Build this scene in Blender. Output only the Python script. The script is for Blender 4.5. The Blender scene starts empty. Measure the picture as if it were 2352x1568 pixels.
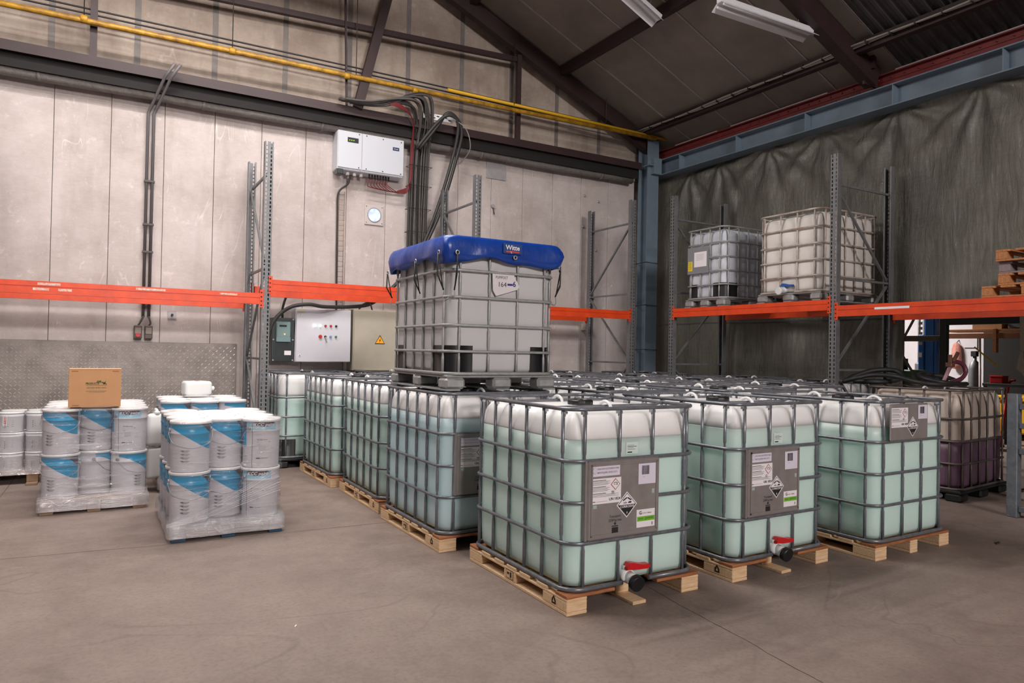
import bpy, bmesh, math, random
from math import sin, cos, pi, radians, sqrt, atan2, exp
from mathutils import Vector, Matrix
random.seed(7)
S = bpy.context.scene
COL = S.collection

# ------------------------------------------------------------------ camera
cam_d = bpy.data.cameras.new('camera'); cam = bpy.data.objects.new('camera', cam_d); COL.objects.link(cam)
F_PX = 1613.4
cam_d.sensor_width = 36.0; cam_d.lens = F_PX / 2352.0 * 36.0; cam_d.clip_start = 0.05; cam_d.clip_end = 200
_yaw, _pit, _rol = radians(30.155), radians(0.78), radians(1.0788)
_f = Vector((sin(_yaw)*cos(_pit), cos(_yaw)*cos(_pit), sin(_pit)))
_r = Vector((cos(_yaw), -sin(_yaw), 0)); _u = _r.cross(_f)
_r2 = cos(_rol)*_r + sin(_rol)*_u; _u2 = -sin(_rol)*_r + cos(_rol)*_u
cam.matrix_world = Matrix(((_r2.x, _u2.x, -_f.x, -2.2589), (_r2.y, _u2.y, -_f.y, -3.227), (_r2.z, _u2.z, -_f.z, 1.4728), (0, 0, 0, 1)))
S.camera = cam

# ------------------------------------------------------------------ light and exposure
W = bpy.data.worlds.new('world'); S.world = W; W.use_nodes = True
W.node_tree.nodes['Background'].inputs[0].default_value = (0.86, 0.90, 1.0, 1)
W.node_tree.nodes['Background'].inputs[1].default_value = 0.11
LAMP_W = 60.0          # power of one fluorescent fixture
_wl = bpy.data.lights.new('gable_window_daylight', 'AREA'); _wl.shape = 'RECTANGLE'; _wl.size = 3.6; _wl.size_y = 2.0; _wl.energy = 1750; _wl.color = (1.0, .95, .92)
_wo = bpy.data.objects.new('gable_window_daylight', _wl); COL.objects.link(_wo); _wo.location = (-.6, -16.0, 6.7); _wo.rotation_euler = (radians(83), 0, 0)   # daylight entering through the window in the front gable
S.view_settings.view_transform = 'Standard'; S.view_settings.look = 'None'
S.view_settings.exposure = -0.03; S.view_settings.gamma = 1.0
S.view_settings.use_curve_mapping = False
try:
    S.cycles.max_bounces = 5; S.cycles.diffuse_bounces = 3; S.cycles.glossy_bounces = 3; S.cycles.transmission_bounces = 3; S.cycles.transparent_max_bounces = 10; S.cycles.use_adaptive_sampling = True; S.cycles.adaptive_threshold = .12; S.cycles.adaptive_min_samples = 16; S.cycles.sample_clamp_indirect = 6.0
    S.cycles.caustics_reflective = False; S.cycles.caustics_refractive = False
except Exception: pass

# ------------------------------------------------------------------ materials
MATS = {}
def srgb(r, g, b):
    f = lambda c: (c/255/12.92) if c/255 <= .04045 else ((c/255+.055)/1.055)**2.4
    return (f(r), f(g), f(b), 1)
def mat(name, rgb, rough=.6, metal=0., var=0., vscale=6., stretch=(1,1,1), bump=0., bscale=40., trans=0., emis=0., emcol=None, coat=0., dark=None, spec=None, bdist=.01):
    if name in MATS: return MATS[name]
    m = bpy.data.materials.new(name); m.use_nodes = True; MATS[name] = m
    nt = m.node_tree; N = nt.nodes; L = nt.links; b = N['Principled BSDF']
    c = srgb(*rgb)
    b.inputs['Base Color'].default_value = c; b.inputs['Roughness'].default_value = rough; b.inputs['Metallic'].default_value = metal
    if spec is not None: b.inputs['Specular IOR Level'].default_value = spec
    if coat: b.inputs['Coat Weight'].default_value = coat
    if trans: b.inputs['Transmission Weight'].default_value = trans
    if emis:
        b.inputs['Emission Color'].default_value = srgb(*(emcol or rgb)); b.inputs['Emission Strength'].default_value = emis
    if var or bump:
        tc = N.new('ShaderNodeTexCoord'); mp = N.new('ShaderNodeMapping'); mp.inputs['Scale'].default_value = stretch
        L.new(tc.outputs['Object'], mp.inputs['Vector'])
    if var:
        n = N.new('ShaderNodeTexNoise'); n.inputs['Scale'].default_value = vscale; n.inputs['Detail'].default_value = 6; n.inputs['Roughness'].default_value = .65
        L.new(mp.outputs[0], n.inputs['Vector'])
        r = N.new('ShaderNodeValToRGB'); d = srgb(*dark) if dark else tuple(x*(1-var) for x in c[:3])+(1,)
        r.color_ramp.elements[0].position = .32; r.color_ramp.elements[0].color = d
        r.color_ramp.elements[1].position = .62; r.color_ramp.elements[1].color = c
        L.new(n.outputs['Fac'], r.inputs[0]); L.new(r.outputs[0], b.inputs['Base Color'])
    if bump:
        n2 = N.new('ShaderNodeTexNoise'); n2.inputs['Scale'].default_value = bscale; n2.inputs['Detail'].default_value = 4
        L.new(mp.outputs[0], n2.inputs['Vector'])
        bp = N.new('ShaderNodeBump'); bp.inputs['Strength'].default_value = bump; bp.inputs['Distance'].default_value = bdist
        L.new(n2.outputs['Fac'], bp.inputs['Height']); L.new(bp.outputs[0], b.inputs['Normal'])
    return m
def node(nt, typ, **kw):
    n = nt.nodes.new(typ)
    for k, v in kw.items():
        if k in n.inputs: n.inputs[k].default_value = v
        else: setattr(n, k, v)
    return n
def mixrgb(nt, fac, a, b, mode='MIX'):
    n = nt.nodes.new('ShaderNodeMix'); n.data_type = 'RGBA'; n.blend_type = mode
    for sock, val in ((n.inputs[0], fac), (n.inputs[6], a), (n.inputs[7], b)):
        if hasattr(val, 'links') or hasattr(val, 'is_linked'): nt.links.new(val, sock)
        else: sock.default_value = val
    return n.outputs[2]
def ramp(nt, src, stops):
    r = nt.nodes.new('ShaderNodeValToRGB'); nt.links.new(src, r.inputs[0])
    e = r.color_ramp.elements
    while len(e) < len(stops): e.new(.5)
    for i, (p, c) in enumerate(stops): e[i].position = p; e[i].color = (c, c, c, 1) if isinstance(c, (int, float)) else c
    return r.outputs[0]
def noise(nt, vec, scale, detail=5, rough=.6, dist=0.):
    n = node(nt, 'ShaderNodeTexNoise', Scale=scale, Detail=detail, Roughness=rough, Distortion=dist); nt.links.new(vec, n.inputs['Vector']); return n.outputs['Fac']
def mapping(nt, vec, scale=(1,1,1), loc=(0,0,0)):
    m = node(nt, 'ShaderNodeMapping', Scale=scale, Location=loc); nt.links.new(vec, m.inputs['Vector']); return m.outputs[0]
def geo_pos(nt): return node(nt, 'ShaderNodeNewGeometry').outputs['Position']

def wall_mat(name, base, stain, streak, scr=.75):
    m = mat(name, base, .75); nt = m.node_tree; b = nt.nodes['Principled BSDF']; p = geo_pos(nt)
    c = mixrgb(nt, ramp(nt, noise(nt, p, 1.1, 7, .7), [(.36, 1.), (.62, 0.)]), srgb(*base), srgb(*stain))
    c = mixrgb(nt, ramp(nt, noise(nt, mapping(nt, p, (3, 1, .5)), 1.2, 5, .6), [(.5, 0.), (.8, streak)]), c, srgb(128, 108, 98))
    fine = ramp(nt, noise(nt, mapping(nt, p, (3, 3, 9)), 4., 5, .75), [(.3, .86), (.7, 1.05)])
    c = mixrgb(nt, .55, c, fine, 'MULTIPLY')
    # scratches: thin contour lines of a stretched noise, only here and there
    sc = ramp(nt, noise(nt, mapping(nt, p, (2.2, 1, .5)), 1.3, 2, .4, 1.5), [(.494, 0.), (.499, 1.), (.501, 1.), (.506, 0.)])
    msk = ramp(nt, noise(nt, mapping(nt, p, (1, 1, 1), (7, 3, 1)), 1.7, 3), [(.54, 0.), (.62, scr)])
    mul = node(nt, 'ShaderNodeMath', operation='MULTIPLY'); nt.links.new(sc, mul.inputs[0]); nt.links.new(msk, mul.inputs[1])
    c = mixrgb(nt, mul.outputs[0], c, srgb(236, 230, 226))
    # pale scuff patches
    pt = ramp(nt, noise(nt, mapping(nt, p, (2.5, 1, 2.5), (3, 1, 2)), 2.6, 8, .75), [(.58, 0.), (.69, .6*scr+.1)])
    c = mixrgb(nt, pt, c, srgb(228, 220, 216))
    nt.links.new(c, b.inputs['Base Color'])
    bp = node(nt, 'ShaderNodeBump', Strength=.25, Distance=.004); nt.links.new(noise(nt, p, 60, 4), bp.inputs['Height']); nt.links.new(bp.outputs[0], b.inputs['Normal'])
    return m
M_WALL = wall_mat('wall_panel_lower', (199, 188, 185), (177, 165, 161), .35, .5)
M_WALLU = wall_mat('wall_panel_upper', (178, 163, 150), (148, 131, 119), .7, .15)
M_GAP = mat('wall_joint', (150, 134, 126), .9)
M_SEAM = mat('wall_seam_strip', (122, 114, 110), .6, 0, .2, 8)

def floor_mat():
    m = mat('floor_concrete', (150, 134, 126), .62); nt = m.node_tree; b = nt.nodes['Principled BSDF']; p = geo_pos(nt)
    c = mixrgb(nt, ramp(nt, noise(nt, p, .55, 8, .65), [(.35, 0.), (.68, 1.)]), srgb(112, 97, 90), srgb(138, 122, 114))
    c = mixrgb(nt, ramp(nt, noise(nt, p, 3.2, 8, .75), [(.4, 0.), (.75, .55)]), c, srgb(156, 141, 131))
    c = mixrgb(nt, ramp(nt, noise(nt, p, 38, 3, .7), [(.3, .35), (.55, 0.)]), c, srgb(94, 81, 75))
    # tyre and drag marks: contours of a distorted noise
    mk = ramp(nt, noise(nt, mapping(nt, p, (.55, .9, 1)), .8, 2, .4, 2.2), [(.470, 0.), (.485, .5), (.492, .5), (.505, 0.)])
    msk = ramp(nt, noise(nt, p, .8, 4, .6), [(.46, 0.), (.6, .55)])
    mul = node(nt, 'ShaderNodeMath', operation='MULTIPLY'); nt.links.new(mk, mul.inputs[0]); nt.links.new(msk, mul.inputs[1])
    c = mixrgb(nt, mul.outputs[0], c, srgb(84, 71, 67))
    mk2 = ramp(nt, noise(nt, mapping(nt, p, (.5, 1.6, 1), (4, 9, 0)), 1.1, 2, .3, 1.2), [(.497, 0.), (.5, .5), (.503, 0.)])
    msk2 = ramp(nt, noise(nt, mapping(nt, p, (1, 1, 1), (2, 5, 0)), .9, 3), [(.55, 0.), (.65, .7)])
    mul2 = node(nt, 'ShaderNodeMath', operation='MULTIPLY'); nt.links.new(mk2, mul2.inputs[0]); nt.links.new(msk2, mul2.inputs[1])
    c = mixrgb(nt, mul2.outputs[0], c, srgb(178, 164, 154))
    nt.links.new(c, b.inputs['Base Color'])
    nt.links.new(ramp(nt, noise(nt, p, 2.2, 5), [(.3, .5), (.7, .75)]), b.inputs['Roughness'])
    bp = node(nt, 'ShaderNodeBump', Strength=.2, Distance=.003); nt.links.new(noise(nt, p, 45, 5), bp.inputs['Height']); nt.links.new(bp.outputs[0], b.inputs['Normal'])
    return m
M_FLOOR = floor_mat()
M_ROOF = mat('roof_lining', (126, 115, 106), .75, 0, .28, 1.3, bump=.1, bscale=30)
M_ROOFS = mat('roof_seam', (150, 142, 136), .6, 0, .2, 9)
M_CORR = mat('corrugated_roof', (74, 70, 72), .5, .3, .3, 5)
M_MAROON = mat('maroon_steel', (50, 29, 31), .55, 0, .3, 7)
M_RED = mat('red_oxide_steel', (118, 40, 40), .6, 0, .3, 6)
M_BLUEST = mat('grey_blue_steel', (108, 124, 138), .5, 0, .16, 5)
M_YPIPE = mat('yellow_pipe_paint', (190, 142, 34), .45, 0, .35, 9, (1, 1, 1), dark=(120, 84, 30))
M_DUCT = mat('grey_duct', (112, 106, 102), .6, 0, .3, 14, bump=.5, bscale=70)
M_RACK = mat('galvanised_rack', (120, 121, 123), .5, .35, .25, 9)
M_ORANGE = mat('orange_beam_paint', (222, 70, 20), .42, 0, .18, 5, (1, 1, 1), dark=(196, 58, 18))
M_STEEL = mat('cage_steel', (124, 126, 133), .32, .35, .3, 16, dark=(98, 100, 106))
M_STEELL = mat('cage_steel_light', (176, 178, 184), .4, .6, .2, 16)
M_STEELW = mat('weathered_cage_steel', (168, 168, 168), .5, .4, .25, 14)
M_STEELR = mat('rust_stained_cage_steel', (200, 194, 190), .55, .2, .6, 5, dark=(150, 120, 98))
M_PLATE = mat('label_plate_zinc', (150, 143, 141), .42, .35, .2, 9)
M_WOOD = mat('pale_pine', (226, 196, 160), .7, 0, .35, 7, (1, 12, 12), dark=(204, 162, 118), bump=.15, bscale=30)
M_WOODE = mat('pine_end_grain', (214, 178, 146), .8, 0, .25, 30, dark=(186, 146, 112))
M_WOODB = mat('brown_board', (168, 108, 70), .75, 0, .35, 8, (1, 10, 10), dark=(128, 74, 44))
M_BRAND = mat('burnt_brand', (44, 26, 16), .9)
M_BLKPL = mat('black_plastic', (24, 24, 26), .45, 0, .3, 20)
M_BLUEPL = mat('blue_plastic', (30, 66, 92), .5, 0, .3, 12)
M_RUBBER = mat('black_rubber', (26, 26, 28), .55)
M_WHITEPL = mat('white_plastic', (226, 226, 226), .4)
M_REDPL = mat('red_plastic', (196, 22, 30), .35)
M_BLUEHDL = mat('blue_plastic_handle', (24, 82, 160), .4)
def hdpe(name, rgb, tr=.35, rough=.42, var=.05, sss=0.):
    m = mat(name, rgb, rough, 0, var, 3); nt = m.node_tree; b = nt.nodes['Principled BSDF']; out = nt.nodes['Material Output']
    if sss: b.inputs['Subsurface Weight'].default_value = sss; b.inputs['Subsurface Radius'].default_value = (.8, 1., 1.); b.inputs['Subsurface Scale'].default_value = .22
    t = node(nt, 'ShaderNodeBsdfTranslucent'); t.inputs['Color'].default_value = srgb(*rgb)
    mx = node(nt, 'ShaderNodeMixShader'); mx.inputs[0].default_value = tr
    nt.links.new(b.outputs[0], mx.inputs[1]); nt.links.new(t.outputs[0], mx.inputs[2]); nt.links.new(mx.outputs[0], out.inputs['Surface'])
    return m
M_HDPE = hdpe('white_bottle_plastic', (253, 252, 252), .06, sss=.6)
M_LIQ = hdpe('pale_green_liquid', (204, 232, 225), .0, sss=.6)
M_LIQB = hdpe('pale_blue_green_liquid', (196, 224, 230), .0, sss=.6)
M_HDPEG = hdpe('grey_white_bottle_plastic', (212, 210, 212), .2)
M_HDPEO = hdpe('stained_bottle_plastic', (236, 230, 224), .1, .5, .14)
M_HDPEB = hdpe('yellowed_bottle_plastic', (212, 196, 184), .2)
M_PURP = hdpe('purple_liquid', (112, 84, 104), .15)
M_PAPER = mat('white_paper', (232, 226, 230), .7)
M_PAPER2 = mat('lilac_white_paper', (216, 208, 224), .7)
M_INK = mat('black_print', (26, 24, 26), .7)
M_GREY = mat('grey_print', (140, 136, 140), .7)
M_REDINK = mat('dark_red_print', (150, 34, 34), .7)
M_GREEN = mat('green_print', (112, 178, 40), .6)
M_TARPB = mat('blue_tarpaulin', (8, 60, 150), .34, 0, .2, 5, (1, 1, .6), bump=.3, bscale=4.5, bdist=.06)
M_CARD = mat('brown_cardboard', (206, 154, 110), .8, 0, .08, 8)
M_CARDINK = mat('green_carton_print', (46, 88, 52), .8)
M_INVERT = mat('light_grey_enamel', (196, 198, 206), .4)
M_CABW = mat('white_cabinet_enamel', (208, 206, 214), .42, 0, .05, 4)
M_CABB = mat('beige_cabinet_enamel', (176, 168, 152), .5, 0, .15, 3)
M_DARKBOX = mat('dark_grey_plastic', (52, 58, 60), .35)
M_METER = mat('meter_grey_green', (112, 138, 138), .45)
M_CABLE = mat('grey_cable', (82, 78, 76), .6, 0, .2, 10)
M_CABLED = mat('dark_cable', (44, 42, 42), .55)
M_CABLER = mat('red_cable', (108, 28, 34), .55)
M_CABLEL = mat('light_grey_cable', (150, 142, 136), .6)
M_DARKHOLE = mat('dark_void', (14, 12, 12), .9)
M_ALU = mat('brushed_sheet_metal', (164, 160, 162), .45, .15, .15, 10)
M_LAMPW = mat('lamp_white_enamel', (226, 224, 228), .4)
M_TUBE = mat('lit_fluorescent_tube', (255, 250, 245), .4, emis=14.0)
M_WHITEWALL = mat('workshop_white_wall', (206, 202, 206), .8, 0, .12, 2)
M_WSTEEL = mat('dark_shelf_steel', (54, 56, 56), .5, .3)
M_LIFT = mat('blue_lift_paint', (22, 92, 168), .4, 0, .12, 5)
M_GREENM = mat('green_machine_paint', (78, 112, 86), .5, 0, .2, 8)
M_YELLOW = mat('yellow_bin_plastic', (240, 176, 8), .45)
M_CLOTH = mat('beige_cloth', (192, 182, 166), .9, 0, .2, 20)
M_PINK = mat('pink_cloth', (214, 146, 132), .85, 0, .3, 20)
M_MAGENTA = mat('purple_red_hose', (104, 48, 70), .4)

def tread_mat():
    return mat('tread_plate_aluminium', (146, 137, 132), .4, .35, .4, 3.5, dark=(116, 107, 103))
M_TREAD = tread_mat()
M_TREADB = mat('tread_plate_bars', (208, 198, 190), .28, .4, .3, 4)

def film_mat():
    m = mat('clear_stretch_film', (240, 236, 240), .12); nt = m.node_tree; out = nt.nodes['Material Output']; p = geo_pos(nt)
    tr = node(nt, 'ShaderNodeBsdfTransparent'); tr.inputs['Color'].default_value = (.97, .96, .97, 1)
    gl = node(nt, 'ShaderNodeBsdfGlossy', Roughness=.12); gl.inputs['Color'].default_value = (.95, .93, .95, 1)
    df = node(nt, 'ShaderNodeBsdfDiffuse'); df.inputs['Color'].default_value = (.86, .83, .85, 1)
    bp = node(nt, 'ShaderNodeBump', Strength=.7, Distance=.02)
    h = noise(nt, mapping(nt, p, (3, 3, 26)), 2.2, 6, .65, .6); nt.links.new(h, bp.inputs['Height'])
    nt.links.new(bp.outputs[0], gl.inputs['Normal'])
    gd = node(nt, 'ShaderNodeMixShader'); gd.inputs[0].default_value = .42; nt.links.new(gl.outputs[0], gd.inputs[1]); nt.links.new(df.outputs[0], gd.inputs[2])
    fac = ramp(nt, noise(nt, mapping(nt, p, (2, 2, 30)), 1.6, 6, .7, .8), [(.44, .06), (.58, .17), (.7, .75)])
    sz = node(nt, 'ShaderNodeSeparateXYZ'); nt.links.new(p, sz.inputs[0])      # more turns of film round the pallet deck
    lowm = node(nt, 'ShaderNodeMapRange'); lowm.inputs['From Min'].default_value = .22; lowm.inputs['From Max'].default_value = .12; lowm.inputs['To Max'].default_value = .62
    nt.links.new(sz.outputs['Z'], lowm.inputs['Value'])
    mxm = node(nt, 'ShaderNodeMath', operation='MAXIMUM'); nt.links.new(fac, mxm.inputs[0]); nt.links.new(lowm.outputs[0], mxm.inputs[1]); fac = mxm.outputs[0]
    mx = node(nt, 'ShaderNodeMixShader'); nt.links.new(fac, mx.inputs[0]); nt.links.new(tr.outputs[0], mx.inputs[1]); nt.links.new(gd.outputs[0], mx.inputs[2])
    nt.links.new(mx.outputs[0], out.inputs['Surface'])
    return m
M_FILM = film_mat()

def sheet_mat():
    m = mat('dark_plastic_sheet', (88, 86, 74), .24, coat=.8); nt = m.node_tree; b = nt.nodes['Principled BSDF']; p = geo_pos(nt)
    c = mixrgb(nt, ramp(nt, noise(nt, p, .7, 6, .6), [(.3, 0.), (.7, 1.)]), srgb(80, 78, 70), srgb(106, 104, 94))
    c = mixrgb(nt, ramp(nt, noise(nt, mapping(nt, p, (1, 1, 14)), 3, 3), [(.4, 0.), (.8, .15)]), c, srgb(126, 123, 110))
    nt.links.new(c, b.inputs['Base Color'])
    h = noise(nt, mapping(nt, p, (1, 7, 1.6)), 2.4, 8, .66, .7)
    bp = node(nt, 'ShaderNodeBump', Strength=.8, Distance=.03); nt.links.new(h, bp.inputs['Height'])
    bp2 = node(nt, 'ShaderNodeBump', Strength=.5, Distance=.012); nt.links.new(noise(nt, mapping(nt, p, (1, 2.2, 1)), 13, 5, .6, 1.2), bp2.inputs['Height']); nt.links.new(bp.outputs[0], bp2.inputs['Normal']); nt.links.new(bp2.outputs[0], b.inputs['Normal']); nt.links.new(bp2.outputs[0], b.inputs['Coat Normal']); b.inputs['Coat Roughness'].default_value = .2
    return m
M_SHEET = sheet_mat()

# ------------------------------------------------------------------ mesh helpers
class MB:
    def __init__(s): s.v = []; s.f = []; s.sm = []; s.mi = []
    def add(s, vs, fs, smooth=False, mi=0):
        o = len(s.v); s.v += [tuple(v) for v in vs]
        for f in fs: s.f.append(tuple(i+o for i in f)); s.sm.append(smooth); s.mi.append(mi)
        return s
    def box(s, x0, x1, y0, y1, z0, z1, mi=0, M=None):
        vs = [(x, y, z) for z in (z0, z1) for y in (y0, y1) for x in (x0, x1)]
        if M is not None: vs = [M @ Vector(v) for v in vs]
        return s.add(vs, [(0, 2, 3, 1), (4, 5, 7, 6), (0, 1, 5, 4), (2, 6, 7, 3), (0, 4, 6, 2), (1, 3, 7, 5)], False, mi)
    def cbox(s, x0, x1, y0, y1, z0, z1, b=.004, mi=0, M=None):
        X, Y, Z = (x0, x1), (y0, y1), (z0, z1); vs = []; idx = {}
        for i in (0, 1):
            for j in (0, 1):
                for k in (0, 1):
                    sx, sy, sz = (1-2*i)*b, (1-2*j)*b, (1-2*k)*b
                    for a in range(3):
                        v = [X[i]+sx, Y[j]+sy, Z[k]+sz]; v[a] = (X[i], Y[j], Z[k])[a]
                        idx[(i, j, k, a)] = len(vs); vs.append(tuple(v))
        fs = []
        for i in (0, 1):
            q = [idx[(i, j, k, 0)] for j, k in ((0, 0), (1, 0), (1, 1), (0, 1))]; fs.append(q if i else q[::-1])
            q = [idx[(j, i, k, 1)] for j, k in ((0, 0), (1, 0), (1, 1), (0, 1))]; fs.append(q[::-1] if i else q)
            q = [idx[(j, k, i, 2)] for j, k in ((0, 0), (1, 0), (1, 1), (0, 1))]; fs.append(q if i else q[::-1])
        for i in (0, 1):
            for j in (0, 1):
                q = [idx[(i, j, 0, 0)], idx[(i, j, 1, 0)], idx[(i, j, 1, 1)], idx[(i, j, 0, 1)]]; fs.append(q if (i == j) == True else q[::-1])
                q = [idx[(i, 0, j, 0)], idx[(i, 0, j, 2)], idx[(i, 1, j, 2)], idx[(i, 1, j, 0)]]; fs.append(q[::-1] if i == j else q)
                q = [idx[(0, i, j, 1)], idx[(1, i, j, 1)], idx[(1, i, j, 2)], idx[(0, i, j, 2)]]; fs.append(q if i != j else q[::-1])
                for k in (0, 1):
                    q = [idx[(i, j, k, a)] for a in range(3)]; fs.append(q if (i+j+k) % 2 else q[::-1])
        if M is not None: vs = [M @ Vector(v) for v in vs]
        return s.add(vs, fs, False, mi)
    def tube(s, pts, r, n=6, closed=False, caps=True, mi=0, smooth=True, radii=None, flat=None):
        P = [Vector(p) for p in pts]; m = len(P); vs = []
        t0 = (P[1]-P[0]).normalized(); ref = Vector((0, 0, 1)) if abs(t0.z) < .9 else Vector((1, 0, 0))
        u = t0.cross(ref).normalized()
        for i in range(m):
            if closed: t = (P[(i+1) % m]-P[i-1])
            else: t = P[min(i+1, m-1)]-P[max(i-1, 0)]
            t = t.normalized() if t.length > 1e-9 else t0
            u = (u-t*u.dot(t)); u = u.normalized() if u.length > 1e-6 else t.orthogonal().normalized(); w = t.cross(u)
            rr = radii[i] if radii else r
            for k in range(n):
                a = 2*pi*k/n + pi/n; ru, rw = (rr, rr) if flat is None else (rr*flat[0], rr*flat[1])
                vs.append(P[i]+u*cos(a)*ru+w*sin(a)*rw)
        fs = []
        for i in range(m if closed else m-1):
            j = (i+1) % m
            for k in range(n): fs.append((i*n+k, j*n+k, j*n+(k+1) % n, i*n+(k+1) % n)[::-1])
        s.add(vs, fs, smooth, mi)
        if caps and not closed:
            o = len(s.v)-len(vs)
            s.f.append(tuple(o+k for k in range(n))); s.sm.append(False); s.mi.append(mi)
            s.f.append(tuple(o+(m-1)*n+k for k in range(n))[::-1]); s.sm.append(False); s.mi.append(mi)
        return s
    def cyl(s, c, axis, r, h, n=20, mi=0, r2=None, smooth=True):
        c = Vector(c); a = Vector(axis).normalized(); u = a.orthogonal().normalized(); w = a.cross(u); r2 = r if r2 is None else r2
        vs = [c+u*cos(2*pi*k/n)*r+w*sin(2*pi*k/n)*r for k in range(n)]+[c+a*h+u*cos(2*pi*k/n)*r2+w*sin(2*pi*k/n)*r2 for k in range(n)]
        s.add(vs, [(k, (k+1) % n, n+(k+1) % n, n+k) for k in range(n)], smooth, mi)
        o = len(s.v)-2*n
        s.f.append(tuple(o+k for k in range(n))[::-1]); s.sm.append(False); s.mi.append(mi)
        s.f.append(tuple(o+n+k for k in range(n))); s.sm.append(False); s.mi.append(mi)
        return s
    def lathe(s, prof, n=28, c=(0, 0, 0), mi=0, smooth=True, captop=True, capbot=True, wob=None):
        vs = []
        for r, z in prof:
            for k in range(n):
                q = r*(wob(k, r, z) if wob else 1); vs.append((c[0]+q*cos(2*pi*k/n), c[1]+q*sin(2*pi*k/n), c[2]+z))
        fs = [(i*n+k, i*n+(k+1) % n, (i+1)*n+(k+1) % n, (i+1)*n+k) for i in range(len(prof)-1) for k in range(n)]
        o = len(s.v); s.add(vs, fs, smooth, mi)
        if capbot: s.f.append(tuple(o+k for k in range(n))[::-1]); s.sm.append(False); s.mi.append(mi)
        if captop: q = (len(prof)-1)*n; s.f.append(tuple(o+q+k for k in range(n))); s.sm.append(False); s.mi.append(mi)
        return s
    def prism(s, pts2, map3, d, mi=0):
        # extruded polygon: pts2 in a plane, map3(x, y, t) -> 3D, t from 0 to d
        n = len(pts2); vs = [map3(x, y, 0) for x, y in pts2]+[map3(x, y, d) for x, y in pts2]
        return s.add(vs, [tuple(range(n))[::-1], tuple(range(n, 2*n))]+[(k, (k+1) % n, n+(k+1) % n, n+k) for k in range(n)], False, mi)
    def mesh(s, name, mats):
        me = bpy.data.meshes.new(name); me.from_pydata(s.v, [], s.f)
        for m in (mats if isinstance(mats, (list, tuple)) else [mats]): me.materials.append(m)
        me.polygons.foreach_set('use_smooth', s.sm); me.polygons.foreach_set('material_index', s.mi); me.update()
        return me
    def fix(s, name, mats):
        me = s.mesh(name, mats); bm = bmesh.new(); bm.from_mesh(me); bmesh.ops.recalc_face_normals(bm, faces=bm.faces); bm.to_mesh(me); bm.free(); return me
def link(name, me, parent=None, loc=None, rz=None, rot=None, scale=None):
    o = bpy.data.objects.new(name, me); COL.objects.link(o)
    if parent is not None: o.parent = parent
    if loc is not None: o.location = loc
    if rz is not None: o.rotation_euler = (0, 0, rz)
    if rot is not None: o.rotation_euler = rot
    if scale is not None: o.scale = scale
    return o
def tag(o, label, cat, group=None):
    o['label'] = label; o['category'] = cat
    if group: o['group'] = group
    return o
def thing(name, label, cat, loc=(0, 0, 0), rz=0, group=None):
    o = bpy.data.objects.new(name, None); COL.objects.link(o); o.location = loc; o.rotation_euler = (0, 0, rz); o.empty_display_size = .1
    return tag(o, label, cat, group)
def struct(name, me, parent=None, **k):
    o = link(name, me, parent, **k)
    if parent is None: o['kind'] = 'structure'
    return o
def spline(pts, sub=6, closed=False):
    P = [Vector(p) for p in pts]; n = len(P); out = []
    for i in range(n if closed else n-1):
        p0 = P[i-1] if (closed or i > 0) else P[0]*2-P[1]; p1 = P[i]; p2 = P[(i+1) % n]
        p3 = P[(i+2) % n] if (closed or i+2 < n) else P[-1]*2-P[-2]
        for k in range(sub):
            t = k/sub; out.append(.5*((2*p1)+(-p0+p2)*t+(2*p0-5*p1+4*p2-p3)*t*t+(-p0+3*p1-3*p2+p3)*t**3))
    if not closed: out.append(P[-1])
    return out
_TXT = {}
def text_geo(body, size, align='LEFT', bold=0.):
    key = (body, size, align, bold)
    if key in _TXT: return _TXT[key]
    cu = bpy.data.curves.new('txt', 'FONT'); cu.body = body; cu.size = size; cu.align_x = align; cu.align_y = 'CENTER'; cu.offset = bold; cu.resolution_u = 2
    o = bpy.data.objects.new('txt', cu); COL.objects.link(o)
    dg = bpy.context.evaluated_depsgraph_get(); dg.update()
    me = bpy.data.meshes.new_from_object(o.evaluated_get(dg))
    r = ([(v.co.x, v.co.y) for v in me.vertices], [tuple(p.vertices) for p in me.polygons])
    bpy.data.objects.remove(o); bpy.data.curves.remove(cu); bpy.data.meshes.remove(me)
    _TXT[key] = r; return r
class Flat:
    """printed matter: 2D shapes laid in thin layers on a plane; map3(x, y, depth) gives 3D"""
    def __init__(s, map3): s.mb = MB(); s.m = map3; s.mats = []
    def mi(s, m):
        if m not in s.mats: s.mats.append(m)
        return s.mats.index(m)
    def poly(s, pts, m, lay): s.mb.add([s.m(x, y, lay*.0006) for x, y in pts], [tuple(range(len(pts)))], False, s.mi(m)); return s
    def rect(s, x0, y0, x1, y1, m, lay): return s.poly([(x0, y0), (x1, y0), (x1, y1), (x0, y1)], m, lay)
    def slab(s, x0, y0, x1, y1, m, lay):   # sheet with thickness
        s.mb.prism([(x0, y0), (x1, y0), (x1, y1), (x0, y1)], lambda x, y, t: s.m(x, y, t), lay*.0006, s.mi(m)); return s
    def text(s, body, x, y, size, m, lay, align='LEFT', bold=0., warp=None, sx=1.):
        vs, fs = text_geo(body, size, align, bold)
        s.mb.add([s.m(x+a*sx, y+b, lay*.0006) for a, b in vs], fs, False, s.mi(m)); return s
    def mesh(s, name): return s.mb.mesh(name, s.mats)

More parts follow.
